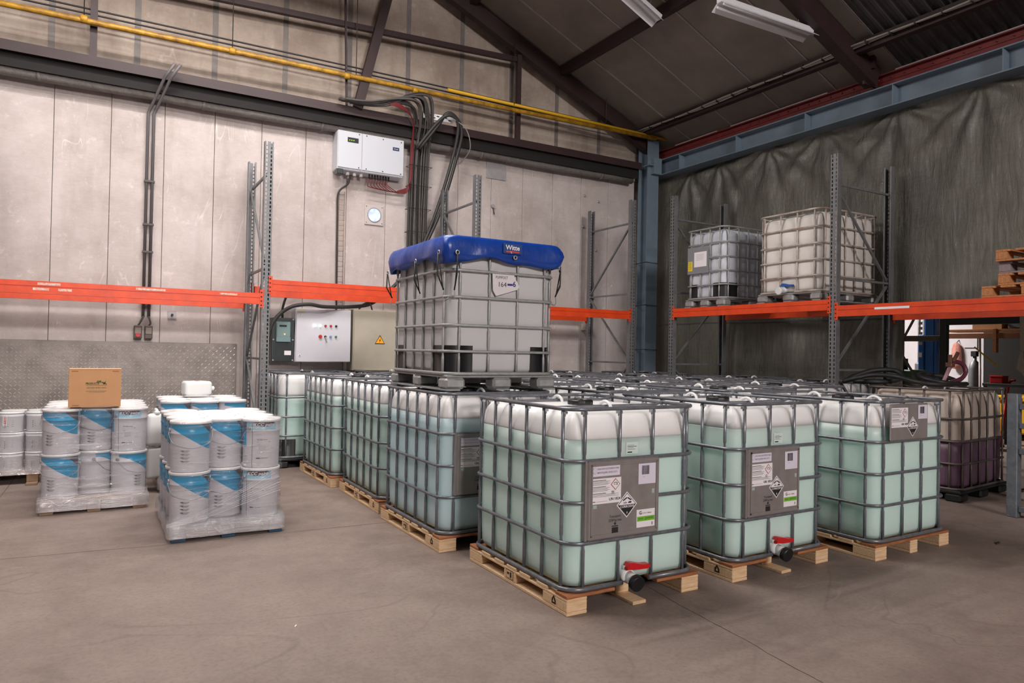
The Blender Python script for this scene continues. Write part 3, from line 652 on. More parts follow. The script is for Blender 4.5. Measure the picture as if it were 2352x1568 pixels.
def m_hazard_plate(kind):
    """label plate (front plane y = -.006, facing -y); kind: full or upper"""
    def f():
        if kind == 'full': x0, x1, z0, z1 = .125, .655, .405, .855
        else: x0, x1, z0, z1 = .15, .655, .86, 1.135
        pl = MB().cbox(x0, x1, -.012, .002, z0, z1, .008)
        if kind == 'full':
            pl.box(x0+.02, x1-.02, -.016, -.012, z0+.02, z0+.03).box(x0+.02, x1-.02, -.016, -.012, z1-.03, z1-.02)
            pl.box(x0+.02, x0+.03, -.016, -.012, z0+.02, z1-.02).box(x1-.03, x1-.02, -.016, -.012, z0+.02, z1-.02)
            pl.box(x0-.015, x0, -.004, .03, z0, z1)
        me = pl.fix('label_plate', M_PLATE)
        mp = lambda a, b, t: (a, -.0125-t, b)
        out = []
        def corr(F, cx, cz, r, mk, lay):   # corrosion pictogram: two tilted tubes, drops, bar and hand
            for sx, ang in ((-.38, .5), (.42, -.5)):
                c, s = cos(ang), sin(ang); q = [(-.3, -.07), (.3, -.07), (.3, .07), (-.3, .07)]
                F.poly([(cx+r*(sx*.75+a*c-b*s), cz+r*(.32+a*s+b*c)) for a, b in q], mk, lay)
            F.rect(cx-r*.5, cz-r*.12, cx-r*.02, cz-r*.04, mk, lay)
            F.poly([(cx+r*.08, cz-r*.12), (cx+r*.55, cz-r*.14), (cx+r*.62, cz+r*.02), (cx+r*.35, cz+r*.06), (cx+r*.2, cz-r*.0)], mk, lay)
            for a, b in ((-.25, .12), (-.18, .04), (.3, .14), (.38, .2)): F.rect(cx+r*(a-.02), cz+r*(b-.04), cx+r*(a+.02), cz+r*(b+.04), mk, lay)
        def diamond(F, cx, cz, r, m, lay): F.poly([(cx-r, cz), (cx, cz-r), (cx+r, cz), (cx, cz+r)], m, lay)
        # product sheet
        F = Flat(mp); sx0, sx1, sz0, sz1 = (x0+.025, x0+.235, z0+.205, z1-.10) if kind == 'full' else (x0+.01, x0+.225, z0+.1, z1-.03)
        F.slab(sx0, sz0, sx1, sz1, M_PAPER, 1)
        hh = sz1-sz0
        for fr, nln, ww in ((.93, 4, .62), (.68, 4, .6), (.42, 3, .92)):
            F.rect(sx0+.006, sz0+hh*fr-.003, sx0+.10, sz0+hh*fr, M_INK, 2)
            for k in range(nln): F.rect(sx0+.006, sz0+hh*fr-.009-.006*k, sx0+(sx1-sx0)*ww*(1-.12*(k % 2)), sz0+hh*fr-.0065-.006*k, M_GREY, 2)
        diamond(F, sx1-.042, sz0+hh*.73, .034, M_REDINK, 2); diamond(F, sx1-.042, sz0+hh*.73, .029, M_PAPER, 3); corr(F, sx1-.042, sz0+hh*.73, .026, M_INK, 4)
        for k in range(3): F.rect(sx1-.07, sz0+hh*.45-.006*k, sx1-.05, sz0+hh*.45+.003-.006*k, M_INK, 2)
        F.text('UN 1824', sx1-.005, sz0+.022, .022, M_INK, 3, 'RIGHT', .0004)
        F.rect(sx0+.006, sz0+.012, sx0+.025, sz0+.016, M_INK, 2); F.rect(sx0+.03, sz0+.012, sx0+.11, sz0+.014, M_GREY, 2)
        out.append(('product_label', F.mesh('product_label')))
        # barcode sheet
        F = Flat(mp); bx0, bx1, bz0, bz1 = (x1-.165, x1-.032, z1-.155, z1-.034) if kind == 'full' else (x1-.14, x1-.015, z1-.12, z1-.015)
        F.slab(bx0, bz0, bx1, bz1, M_PAPER2, 1); xx = bx0+.025; rn = random.Random(3)
        while xx < bx0+.08: ww = rn.choice((.001, .002, .003)); F.rect(xx, bz1-.065, xx+ww, bz1-.012, M_INK, 2); xx += ww+rn.choice((.0012, .002))
        F.rect(bx0+.03, bz1-.08, bx0+.05, bz1-.078, M_GREY, 2)
        out.append(('barcode_label', F.mesh('barcode_label')))
        # corrosive diamond
        F = Flat(mp); cx, cz = (x0+.28, z0+.185) if kind == 'full' else (x0+.29, z0+.1); R = .076
        F.mb.prism([(cx-R, cz), (cx, cz-R), (cx+R, cz), (cx, cz+R)], lambda a, b, t: mp(a, b, t), .0009, F.mi(M_PAPER))
        r1, r2 = R*.9, R*.84
        diamond(F, cx, cz, r1, M_INK, 2); diamond(F, cx, cz, r2, M_PAPER, 3)
        F.poly([(cx-r2, cz), (cx, cz-r2), (cx+r2, cz)], M_INK, 4); corr(F, cx, cz+R*.2, R*.72, M_INK, 4)
        F.text('CORROSIVE', cx, cz-.011, .0195, M_PAPER, 5, 'CENTER', .0003); F.text('8', cx, cz-R*.62, .018, M_PAPER, 5, 'CENTER')
        out.append(('hazard_diamond', F.mesh('hazard_diamond')))
        if kind == 'full':
            F = Flat(mp); F.slab(x0+.025, z1-.088, x0+.225, z1-.022, M_PAPER2, 1)
            for k in range(2):
                a, b = x0+.043, z1-.055
                pts = [(a+.014*cos(q*pi/8), b+.018*sin(q*pi/8)) for q in range(16)]
                F.poly(pts, M_GREY if k == 0 else M_PAPER2, 2+k) if k == 0 else F.poly([(a+.012*cos(q*pi/8), b+.016*sin(q*pi/8)) for q in range(16)], M_PAPER2, 3)
            F.text('u', x0+.043, z1-.049, .012, M_GREY, 4, 'CENTER'); F.text('n', x0+.043, z1-.062, .012, M_GREY, 4, 'CENTER')
            F.text('31HA1/Y/04 16/ZCP/GERNCO-9038', x0+.06, z1-.046, .0165, M_GREY, 4, sx=.62); F.text('4800/1910 Kg/1000L /100 KPa Z=3/Z=3', x0+.06, z1-.067, .0165, M_GREY, 4, sx=.54)
            out.append(('approval_label', F.mesh('approval_label')))
            F = Flat(mp); gx0, gx1, gz0, gz1 = x1-.175, x1-.035, z0+.04, z0+.145
            F.slab(gx0, gz0, gx1, gz1, M_PAPER, 1); F.rect(gx0+.004, gz0+.036, gx1-.002, gz0+.064, M_GREEN, 2)
            F.text('G', gx0+.018, gz1-.02, .028, M_INK, 3, bold=.0006); F.text('enviro', gx0+.04, gz1-.022, .014, M_GREY, 3); F.text('times', gx0+.082, gz1-.022, .014, M_INK, 3)
            F.text('2+', gx0+.062, gz0+.05, .022, M_INK, 4); F.rect(gx0+.012, gz0+.046, gx0+.05, gz0+.056, mat('dark_green_print', (86, 142, 36), .6), 3); F.rect(gx0+.085, gz0+.046, gx1-.01, gz0+.058, mat('dark_green_print', (86, 142, 36), .6), 3)
            F.rect(gx1-.025, gz0+.008, gx1-.016, gz0+.026, M_GREY, 2)
            out.append(('green_band_label', F.mesh('green_band_label')))
            F = Flat(mp); tx = x0+.195
            F.text('Transport', tx, z0+.125, .021, M_INK, 1, 'CENTER'); F.text('2258 kg max', tx, z0+.103, .021, M_INK, 1, 'CENTER', sx=.9)
            F.poly([(tx-.012, z0+.085), (tx, z0+.074), (tx+.012, z0+.085)], M_INK, 1); F.rect(tx-.004, z0+.083, tx+.004, z0+.092, M_INK, 1)
            F.rect(tx-.023, z0+.066, tx+.023, z0+.072, M_INK, 1); F.rect(tx-.023, z0+.024, tx+.023, z0+.062, M_INK, 1)
            F.rect(x0+.035, z0+.18, x0+.062, z0+.2, M_LIQ, 1); F.rect(x1-.06, z0+.235, x1-.04, z0+.262, M_LIQ, 1)
            out.append(('stencil_print', F.mesh('stencil_print')))
        return me, out
    return cached(('plate', kind), f)
def m_wood_pallet(w=1.0):
    def f():
        out = []
        for x0 in (0, w/2-.05, w-.14):
            out.append(('pallet_runner', MB().cbox(x0, x0+(.10 if 0 < x0 < w-.2 else .14), -.03 if 0 < x0 < w-.2 else 0, 1.2, 0, .02, .003).fix('pallet_runner', M_WOOD)))
            ww = .10 if 0 < x0 < w-.2 else .14
            for y0, y1 in ((0 if ww > .12 else .13, .25), (.56, .71), (1.02, 1.2)):
                b = MB().cbox(x0, x0+ww, y0, y1, .02, .078, .004)
                out.append(('pallet_block', b.fix('pallet_block', M_WOOD)))
        for x0 in (0, w/2-.05, w-.14): out.append(('stringer_board', MB().cbox(x0, x0+(.10 if 0 < x0 < w-.2 else .14), .13 if 0 < x0 < w-.2 else .0, 1.2, .078, .094, .003).fix('stringer_board', M_WOOD)))
        for i, y0 in enumerate((0, .2, .4, .56, .72, .9, 1.08)):
            if i == 0: segs = ((0, .34), (w-.34, w))    # cut away under the valve
            else: segs = ((0, w),)
            for a, b in segs: out.append(('deck_board', MB().cbox(a, b, y0, y0+.12, .094, .113, .003).fix('deck_board', M_WOODB if i in (0, 6) else M_WOOD)))
        F = Flat(lambda a, b, t: (-.0005-t, a, b))
        F.poly([(.13-.022, .035), (.13+.022, .035), (.13+.02, .06), (.13, .085), (.13-.02, .06)], M_BRAND, 1); F.poly([(.13-.01, .045), (.13+.01, .045), (.13, .068)], M_WOOD, 2)
        F.rect(.59, .03, .68, .085, M_BRAND, 1); F.rect(.594, .034, .676, .081, M_WOOD, 2); F.rect(.61, .04, .63, .075, M_BRAND, 3); F.rect(.64, .055, .665, .07, M_BRAND, 3)
        out.append(('burnt_mark', F.mesh('burnt_mark')))
        return out
    return cached(('wpal', w), f)
def m_plastic_pallet(m, w=1.0):
    def f():
        out = []
        for x0, x1 in ((0, .16), (w/2-.08, w/2+.08), (w-.16, w)):
            for y0, y1 in ((0, .2), (.5, .7), (1.0, 1.2)):
                out.append(('pallet_foot', MB().cbox(x0, x1, y0, y1, .0, .085, .018).fix('pallet_foot', m)))
        out.append(('pallet_deck', MB().cbox(.0, w, 0, 1.2, .083, .118, .01).fix('pallet_deck', m)))
        return out
    return cached(('ppal', m.name, w), f)
def m_steel_pallet(m, w=1.0):
    def f():
        out = []
        for y0 in (.0, .52, 1.04):
            for x0 in (.0, w/2-.09, w-.18): out.append(('pallet_foot', MB().cbox(x0+.005, x0+.175, y0+.005, y0+.155, .012, .10, .02).fix('pallet_foot', m)))
        for x0 in (.01, w/2-.06, w-.13): out.append(('pallet_skid', MB().cbox(x0, x0+.12, .0, 1.2, .0, .014, .003).fix('pallet_skid', m)))
        out.append(('pallet_deck', MB().cbox(.015, w-.015, .015, 1.185, .098, .12, .008).fix('pallet_deck', m)))
        return out
    return cached(('spal', m.name, w), f)
def m_bolts(w, nx, ny, m):
    def f():
        xs, ys = bars_xy(w, 1.2, nx, ny); mb = MB()
        for a in xs:
            for b in (.03, 1.17): mb.box(a-.016, a+.016, b-.012, b+.012, 1.118, 1.134); mb.cyl((a, b, 1.105), (0, 0, 1), .009, .016, 8)
        for b in ys:
            for a in (.03, w-.03): mb.box(a-.012, a+.012, b-.016, b+.016, 1.118, 1.134); mb.cyl((a, b, 1.105), (0, 0, 1), .009, .016, 8)
        return mb.fix('rail_bolts', m)
    return cached(('bolts', w, nx, ny, m.name), f)
def ibc(label, loc, rz=0, level=.97, liq=None, hd=None, cage=None, pallet='wood', plate=None, valve=False, w=1.0, nx=4, ny=6, rails=RAILS, cap=True, sticker=False, guards=False, group='tanks in the block', rib=0., seed=0, lumpy=0., steel_top=None, bolts=True, hm=None, rev=False, slim=False):
    liq = liq or M_LIQ; hd = hd or M_HDPE; cage = cage or M_STEEL; hm = hm or M_REDPL
    # loc = world position of the near-left corner of the footprint (local 0, 0)
    c, s = cos(rz), sin(rz); cx, cy = w/2, .6
    o = thing('ibc_tank', label, 'tank', (loc[0]+c*cx-s*cy, loc[1]+s*cx+c*cy, loc[2]), rz, group)
    off = (-cx, -cy, 0)
    P = lambda n, me, d=(0, 0, 0): link(n, me, o, (off[0]+d[0], off[1]+d[1], off[2]+d[2]))
    for n, me in (m_wood_pallet(w) if pallet == 'wood' else m_plastic_pallet({'black': M_BLKPL}.get(pallet, M_BLKPL), w) if pallet == 'black' else m_steel_pallet(M_STEELW, w)):
        if slim and n in ('burnt_mark',): continue
        q = P(n, me)
        if rev: q.location = (cx, cy, 0); q.rotation_euler = (0, 0, pi)
    if level:
        P('liquid', m_bottle(w, nx, ny, .128, level, False, liq, rib=rib, name='liquid')); P('bottle', m_bottle(w, nx, ny, level, 1.132, True, hd, rib=rib, name='bottle'))
    else: P('bottle', m_bottle(w, nx, ny, .128, 1.132, True, hd, rib=rib, seed=seed, lumpy=lumpy))
    gap = (.40, .60) if (valve and w == 1.0) else None
    P('cage_rail', m_rail(w, .13, .012, cage, gap))
    for z in rails: P('cage_rail', m_rail(w, z, .0098, cage))
    P('cage_rail', m_rail(w, 1.149, .0105, cage))
    xs, ys = bars_xy(w, 1.2, nx, ny); bm_ = m_bar(.125, 1.14, cage, tuple(rails))
    for a in xs: P('cage_bar', bm_, (a, .022, 0)); P('cage_bar', bm_, (a, 1.178, 0))
    for b in ys: P('cage_bar', bm_, (.022, b, 0)); P('cage_bar', bm_, (w-.022, b, 0))
    if bolts: P('rail_bolts', m_bolts(w, nx, ny, M_STEELL))['kind'] = 'stuff'
    for b in (.33, .87): P('cross_bar', m_cross(w, cage), (0, b, 0)); P('bar_loop', m_loop(), (w/2, b, 0))
    if cap: P('lid', m_cap(), (w/2, .6, 0))
    if plate:
        pm, subs = m_hazard_plate(plate); po = P('label_plate', pm)
        po['label'] = 'zinc label plate with corrosive diamond and product sheets'
        for n, me in subs:
            q = link(n, me, po)
            if n == 'stencil_print': q['kind'] = 'stuff'
    if sticker:
        def f():
            F = Flat(lambda a, b, t: (a, .0325-t, b)); F.slab(.43, .875, .52, .945, mat('sticker_white', (206, 222, 216), .6), 1)
            for k in range(4): F.rect(.44, .925-.008*k, .44+(.05, .07, .045, .06)[k], .928-.008*k, M_GREY if k != 1 else M_INK, 2)
            F.rect(.44, .882, .475, .889, M_INK, 2); return F.mesh('paper_sticker')
        P('paper_sticker', cached('sticker', f))
    if valve:
        vb, vc, vh = m_valve(hm, M_BLKPL if hm is M_REDPL else M_WHITEPL); v = P('valve', vb, (.435 if w == 1 else .4, 0, 0)); link('valve_cap', vc, v); link('valve_handle', vh, v)['label'] = 'plastic lever handle of the valve'
    if guards:
        def f():
            g = MB(); pts = []
            rr = .115; X = .028
            prof = [(X, .30), (X, X+rr)]+[(X+rr-rr*cos(a), X+rr-rr*sin(a)) for a in [pi/2*k/5 for k in range(6)]]+[(X+rr, X), (.24, X)]
            n = len(prof); vs = [(a, b, z) for z in (.135, .345) for a, b in prof]
            g.add(vs, [(i, i+1, n+i+1, n+i) for i in range(n-1)], True)
            return g.mesh('corner_guard', M_BLKPL)
        gm = cached('guard', f)
        for (gx, gy, sx, sy) in ((0, 0, 1, 1), (w, 0, -1, 1), (0, 1.2, 1, -1), (w, 1.2, -1, -1)):
            q = P('corner_guard', gm, (gx, gy, 0)); q.scale = (sx, sy, 1)
    return o
G1 = 'clear-liquid tanks in the floor block'
ibc('nearest pale green tank in front, with label plate and red valve', (0, 0, 0), 0, plate='full', valve=True, sticker=True, group=G1)
ibc('pale green tank with red valve, second from the left in the front row', (1.29, -.013, 0), radians(1.26), plate='full', valve=True, sticker=True, group=G1, level=.985)
ibc('pale green tank at the right end of the front row, label plate at its top', (2.6, -.154, 0), radians(1.27), plate='upper', group=G1, level=.96, rev=True)
ibc('pale blue-green tank carrying the grey tank with the blue cover', (-.126, 1.44, 0), radians(.8), plate='full', valve=True, liq=M_LIQB, group=G1, level=.965)
ibc('pale green tank directly behind the one carrying the covered tank', (-.11, 2.79, 0), 0, group=G1)
ibc('pale green tank on pale pallet, last before the black-footed tank by the rack post', (-.165, 4.12, 0), radians(1.6), group=G1, level=.955)
ibc('half hidden pale green tank on black plastic feet beside the orange rack post', (-.44, 5.52, 0), 0, pallet='black', guards=True, group=G1, level=.87, valve=False)
rows = ['second', 'third', 'fourth']
for i, y in enumerate((1.36, 2.72, 4.06)):
    ibc('white-topped tank in the middle column of the block, %s row from the front' % rows[i], (1.27, y, 0), radians(random.uniform(-1, 1)), group=G1, slim=True)
for i, y in enumerate((1.22, 2.56, 3.9)):
    ibc('white-topped tank in the column behind the right-hand front tank, %s row' % rows[i], (2.57, y, 0), radians(random.uniform(-1, 1)), group=G1, slim=True)
for i, y in enumerate((1.6, 2.87, 4.14)):
    ibc('white-topped tank in the column beside the right rack, %s from the front' % ['first', 'second', 'third'][i], (3.87, y, 0), radians(random.uniform(-1, 1)), group=G1, slim=True)
for i, (x_, lab) in enumerate([(.85, 'white-topped tank against the back wall below the white control cabinet'), (2.42, 'white-topped tank under the back rack right of the covered tank'), (3.62, 'white-topped tank under the back rack near the corner column'), (5.12, 'white-topped tank in the corner beside the grey-blue column')]):
    ibc(lab, (x_, 5.58 if i != 3 else 5.3, 0), 0, group=G1, slim=True)
ibc('white-topped tank standing sideways under the right rack, nearest the corner', (5.34, 4.58, 0), radians(-90), group=G1, slim=True)
ibc('white-topped tank standing sideways under the right rack beside the perforated front post', (5.34, 3.36, 0), radians(-90), group=G1, slim=True)
ibc('tank half full of purple liquid on a black pallet under the right rack', (5.26, 1.68, 0), radians(-84.5), level=.63, liq=M_PURP, hd=M_HDPEB, cage=mat('dull_brown_cage_steel', (112, 102, 98), .5, .5, .3, 9), pallet='black', group=None, cap=False, bolts=False)
# covered tank stacked on the block, tanks on the right rack
Z2 = 1.163
ibc('grey tank with black corner guards under a blue cover, stacked on the block', (-.04, 1.58, Z2), radians(-.3), level=0, hd=M_HDPEG, cage=M_STEELW, pallet='steel', guards=True, rails=(.30, .50, .715, .92), group=None, cap=False, bolts=False)
ibc('small ribbed white tank with grey plate on the right rack shelf', (5.34, 4.68, 2.17), radians(-90), w=.8, nx=4, ny=6, level=0, hd=hdpe('bluish_white_bottle', (222, 226, 236), .2), cage=M_STEELW, pallet='steel', guards=True, rib=1., rails=(.32, .52, .72, .93), group=None, cap=False, bolts=False)
ob = ibc('dirty dented white tank with blue valve on the right rack shelf', (5.34, 3.32, 2.17), radians(-90), level=0, hd=M_HDPEO, cage=M_STEELR, pallet='steel', rib=.4, lumpy=.007, seed=5, valve=True, rails=(.32, .52, .72, .93), group=None, cap=False, bolts=False, hm=M_BLUEHDL)
# grey plate and stickers of the small rack tank
sm_tank = [o for o in bpy.data.objects if o.get('label', '').startswith('small ribbed white tank')][0]
pl = link('label_plate', MB().cbox(.07, .5, -.008, .0, .50, .90, .004).fix('label_plate', mat('grey_plate', (128, 128, 132), .5)), sm_tank, (-.4, -.6, 0))
F = Flat(lambda a, b, t: (a, -.0085-t, b)); F.slab(.21, .60, .46, .82, M_PAPER, 1)
for k in range(5): F.rect(.25, .78-.02*k, .40, .784-.02*k, M_GREY, 2)
link('paper_sheet', F.mesh('paper_sheet'), pl)
F = Flat(lambda a, b, t: (a, -.0085-t, b)); F.slab(.09, .55, .175, .69, mat('yellow_label', (236, 206, 20), .6), 1)
for k in range(6): F.rect(.1, .67-.02*k, .16, .675-.02*k, M_INK, 2)
link('yellow_label', F.mesh('yellow_label'), pl)
# wrinkled note on the covered tank
cv_tank = [o for o in bpy.data.objects if o.get('label', '').startswith('grey tank with black corner guards')][0]
F = Flat(lambda a, b, t: (.5+(a-.505)*1.18, .006-t, .9+(b-.905)*1.18-.085))
F.poly([(.41, .985), (.47, 1.0), (.57, .985), (.62, .90), (.60, .88), (.44, .83), (.415, .87)], mat('crumpled_paper', (214, 206, 210), .75, bump=.4, bscale=30), 1)
F.text('PUMPOST', .435, .955, .026, M_INK, 3, sx=.8); F.text('164', .45, .908, .046, M_INK, 3); F.text('6', .565, .915, .05, mat('blue_ink', (40, 40, 110), .7), 3, bold=.001)
F.rect(.525, .905, .565, .918, mat('blue_ink', (40, 40, 110), .7), 3)
link('paper_note', F.mesh('paper_note'), cv_tank, (-.5, -.6, .01))

# ================================================================== BLUE COVER ON THE STACKED TANK
cvr = thing('tarpaulin_cover', 'glossy blue tarpaulin cover strapped over the stacked grey tank', 'cover', (.462, 2.18, Z2+1.168), radians(-.3))
mb = MB(); rings = []; NR = 160
def cov_ring(hx, hy, r, z, wave, ph):
    pts = []; base = rrect(2*hx, 2*hy, 0, r, 10); base = [(a-hx, b-hy) for a, b in base]
    # resample evenly
    L_ = [0.]
    for i in range(len(base)): a, b = base[i], base[(i+1) % len(base)]; L_.append(L_[-1]+sqrt((a[0]-b[0])**2+(a[1]-b[1])**2))
    for k in range(NR):
        t = L_[-1]*k/NR; i = 0
        while i < len(base)-1 and L_[i+1] < t: i += 1
        a, b = base[i], base[(i+1) % len(base)]; q = (t-L_[i])/max(1e-9, L_[i+1]-L_[i])
        x, y = a[0]+(b[0]-a[0])*q, a[1]+(b[1]-a[1])*q
        an = k/NR*2*pi; d = wave*(sin(an*7+ph)+.5*sin(an*15+ph*2.3))
        n = Vector((x/hx**2*.5, y/hy**2*.5)).normalized(); pts.append((x+n.x*d, y+n.y*d, z(x, y, an) if callable(z) else z))
    return pts
hem = lambda x, y, a: -.165-.045*(abs(x)/.53)**3*(abs(y)/.63)**3+.016*sin(a*6+.6)+.008*sin(a*13)
R_ = [cov_ring(.12, .2, .1, lambda x, y, a: .012+.004*sin(x*9)*sin(y*8), 0, 0), cov_ring(.40, .48, .12, lambda x, y, a: .008+.006*sin(x*12+1)*sin(y*9), .002, 1), cov_ring(.495, .595, .09, .014, .002, .4), cov_ring(.513, .613, .075, .008, .002, .4),
      cov_ring(.522, .622, .05, -.012, .003, .5), cov_ring(.532, .632, .035, -.045, .005, .7), cov_ring(.538, .638, .03, -.08, .007, .9), cov_ring(.532, .632, .05, -.125, .008, 1.2), cov_ring(.525, .625, .07, hem, .009, 1.5)]
vs = [p for r in R_ for p in r]; fs = [(i*NR+k, (i+1)*NR+k, (i+1)*NR+(k+1) % NR, i*NR+(k+1) % NR) for i in range(len(R_)-1) for k in range(NR)]+[tuple(range(NR))[::-1]]
mb.add(vs, fs, True); sk = link('cover_skin', mb.fix('cover_skin', M_TARPB), cvr); sd = sk.modifiers.new('t', 'SOLIDIFY'); sd.thickness = .004
def eyelet(x, y, z, nx, ny, zb, bow=.01):
    M_ = Matrix.Rotation(atan2(ny, nx), 4, 'Z')
    me = bpy.data.meshes.get('eyelet') or MB().tube([(.008, .014*cos(a), .014*sin(a)) for a in [2*pi*k/12 for k in range(12)]], .005, 6, True).fix('eyelet', M_STEELL)
    o = link('eyelet', me, cvr, (x, y, z), rz=atan2(ny, nx))
    link('eyelet_hole', bpy.data.meshes.get('eyelet_hole') or MB().cyl((.004, 0, 0), (1, 0, 0), .011, .003, 10).fix('eyelet_hole', M_DARKHOLE), cvr, (x, y, z), rz=atan2(ny, nx))
    if zb is not None:
        px_, py_ = x+nx*.012, y+ny*.012; bx, by = x-nx*(.075), y-ny*.075
        c = link('bungee_cord', MB().tube([(px_, py_, z-.01), (px_-.006, py_-.006, (z+zb)/2), (px_-nx*.05, py_-ny*.05, zb+.05)], .006, 6).tube([(px_+.004, py_+.004, z-.01), (px_-nx*.045, py_-ny*.045, zb+.05)], .0045, 6).fix('bungee_cord', M_RUBBER), cvr)
        link('hook', MB().tube(spline([(px_-nx*.05, py_-ny*.05, zb+.05), (px_-nx*.04, py_-ny*.04, zb+.02), (px_-nx*.05, py_-ny*.05, zb-.018), (bx, by, zb-.012), (bx, by, zb+.01)], 4), .0035, 5).fix('hook', M_STEELL), c)
eyelet(-.44, -.645, -.125, 0, -1, -.455)
eyelet(.06, -.647, -.125, 0, -1, None)
eyelet(-.545, -.56, -.125, -1, 0, -.455)
eyelet(-.545, -.1, -.145, -1, 0, -.455)
eyelet(-.545, .55, -.18, -1, 0, -.455)
eyelet(.538, -.56, -.185, 1, 0, -.455)
eyelet(.49, -.632, -.175, .3, -.95, -.455)
F = Flat(lambda a, b, t: (a-.1, -.652-t, b))
F.poly([(.05+.17*i/8, -.018) for i in range(9)]+[(.22-.17*i/8, -.098) for i in range(9)], mat('dark_blue_patch', (18, 62, 128), .45), 4)
for k in range(6): F.rect(.075+.02*k, -.088, .095+.02*k, -.077, mat('logo_red', (206, 66, 48), .5), 6)
F.text('Witte', .135, -.052, .052, M_PAPER, 6, 'CENTER', .0012)
F.poly([(.115, -.075), (.125, -.09), (.13, -.098), (.12, -.092)], M_PAPER, 7)
link('logo_patch', F.mesh('logo_patch'), cvr)

# ================================================================== PALLET RACKS
RH = 3.91
def m_post():
    def f():
        mb = MB(); cols = [-.05, -.034, -.018, .018, .034, .05]; nz = int(RH/.05); vs = []; fs = []
        zs = []
        for i in range(nz): zs += [i*.05, i*.05+.018]
        zs.append(RH)
        for z in zs:
            for c in cols: vs.append((c, 0, z))
        for i in range(len(zs)-1):
            for j in range(5):
                if i % 2 == 1 and j in (1, 3): continue
                fs.append((i*6+j, i*6+j+1, (i+1)*6+j+1, (i+1)*6+j))
        mb.add(vs, fs)
        mb.box(-.05, -.047, 0, .07, 0, RH).box(.047, .05, 0, .07, 0, RH).box(-.05, -.03, .067, .07, 0, RH).box(.03, .05, .067, .07, 0, RH)
        return mb.mesh('upright_post', M_RACK)
    return cached('post', f)
def rack_frame(parent, x, depth, flip=1):
    link('upright_post', m_post(), parent, (x, 0, 0)); link('upright_post', m_post(), parent, (x, depth, 0), rz=pi)
    for xx, yy in ((x, .035), (x, depth-.035)): link('foot_plate', cached('foot', lambda: MB().box(-.07, .07, -.055, .055, 0, .008).fix('foot_plate', M_RACK)), parent, (xx, yy, 0))
    zs = [.25, .95, 1.45, 2.35, 3.55]
    def br(z0, z1, y0=.05, y1=None):
        y1 = depth-.05 if y1 is None else y1
        return MB().tube([(0, y0, z0), (0, y1, z1)], .018, 4, smooth=False).fix('brace', M_RACK)
    for z in (.25, 1.32, 2.42, 3.55): link('brace', br(z, z), parent, (x+.01, 0, 0))
    for i, (z0, z1) in enumerate(((.25, 1.32), (1.32, 2.42), (2.42, 3.55))):
        link('brace', br(z0+.03, z1-.03) if (i % 2 == 0) == (flip > 0) else br(z1-.03, z0+.03), parent, (x-.01, 0, 0))
def m_conn():
    def f():
        mb = MB().cbox(-.022, .022, -.008, -.002, -.04, .17, .002)
        for k in range(4): mb.box(-.012, .004, -.0085, -.0078, -.02+.05*k, -.005+.05*k, 1)
        return mb.mesh('end_connector', [M_ORANGE, M_DARKHOLE])
    return cached('conn', f)
def rack_beam(parent, x0, x1, ztop, y, flip=False, h=.13, lab=None):
    s = 1 if not flip else -1
    ya, yb_ = sorted((y-.006*s, y+.044*s))
    mb = MB(); yc0, yc1 = sorted((y, y+.044*s))
    mb.box(x0+.02, x1-.02, ya, yb_, ztop-h, ztop-h*.47).box(x0+.02, x1-.02, yc0, yc1, ztop-h*.47, ztop-h*.40).box(x0+.02, x1-.02, ya, yb_, ztop-h*.40, ztop)
    b = link('shelf_beam', mb.fix('shelf_beam', M_ORANGE), parent)
    for xx in (x0-.022+.02, x1+.022-.02):
        c = link('end_connector', m_conn(), b, (xx, y, ztop-h), rz=0 if not flip else pi)
    return b
rk = thing('pallet_rack', 'grey pallet rack with orange beams along the back wall', 'rack', (0, 5.44, 0))
DEP = 1.16
for i, xx in enumerate((-3.43, -.61, 2.19, 4.97)): rack_frame(rk, xx, DEP, 1 if i != 3 else -1)
for (xa, xb, zt) in ((-3.38, -.66, 2.1), (-.56, 2.14, 2.27), (2.24, 4.92, 2.14)):
    b = rack_beam(rk, xa, xb, zt, 0); rack_beam(rk, xa, xb, zt, DEP, True)
    if xa < -3:
        F = Flat(lambda a, b_, t: (a, -.0065-t, b_))
        for (a0, a1, z0, z1) in ((-2.86, -2.66, 2.06, 2.085), (-2.9, -2.76, 2.005, 2.03), (-2.68, -2.56, 2.005, 2.03), (-1.97, -1.68, 2.062, 2.085), (-1.12, -.93, 2.06, 2.08)): F.rect(a0, z0, a1, z1, mat('worn_white_label', (222, 206, 196), .7, 0, .5, 40, dark=(210, 120, 84)), 1)
        link('label_strip', F.mesh('label_strip'), b)
rk2 = thing('pallet_rack', 'grey pallet rack with orange beams in front of the plastic sheet', 'rack', (5.27, 4.88, 0), -pi/2)
for i, xx in enumerate((0, 2.77, 5.55)): rack_frame(rk2, xx, 1.14, -1)
for (xa, xb, zt) in ((.05, 2.72, 2.165), (2.82, 5.5, 2.085)):
    b = rack_beam(rk2, xa, xb, zt, 0); rack_beam(rk2, xa, xb, zt, 1.14, True)
    if xa > 2:
        F = Flat(lambda a, b_, t: (a, -.0065-t, b_)); F.rect(3.3, 2.02, 3.7, 2.045, M_PAPER, 1); link('label_strip', F.mesh('label_strip'), b)

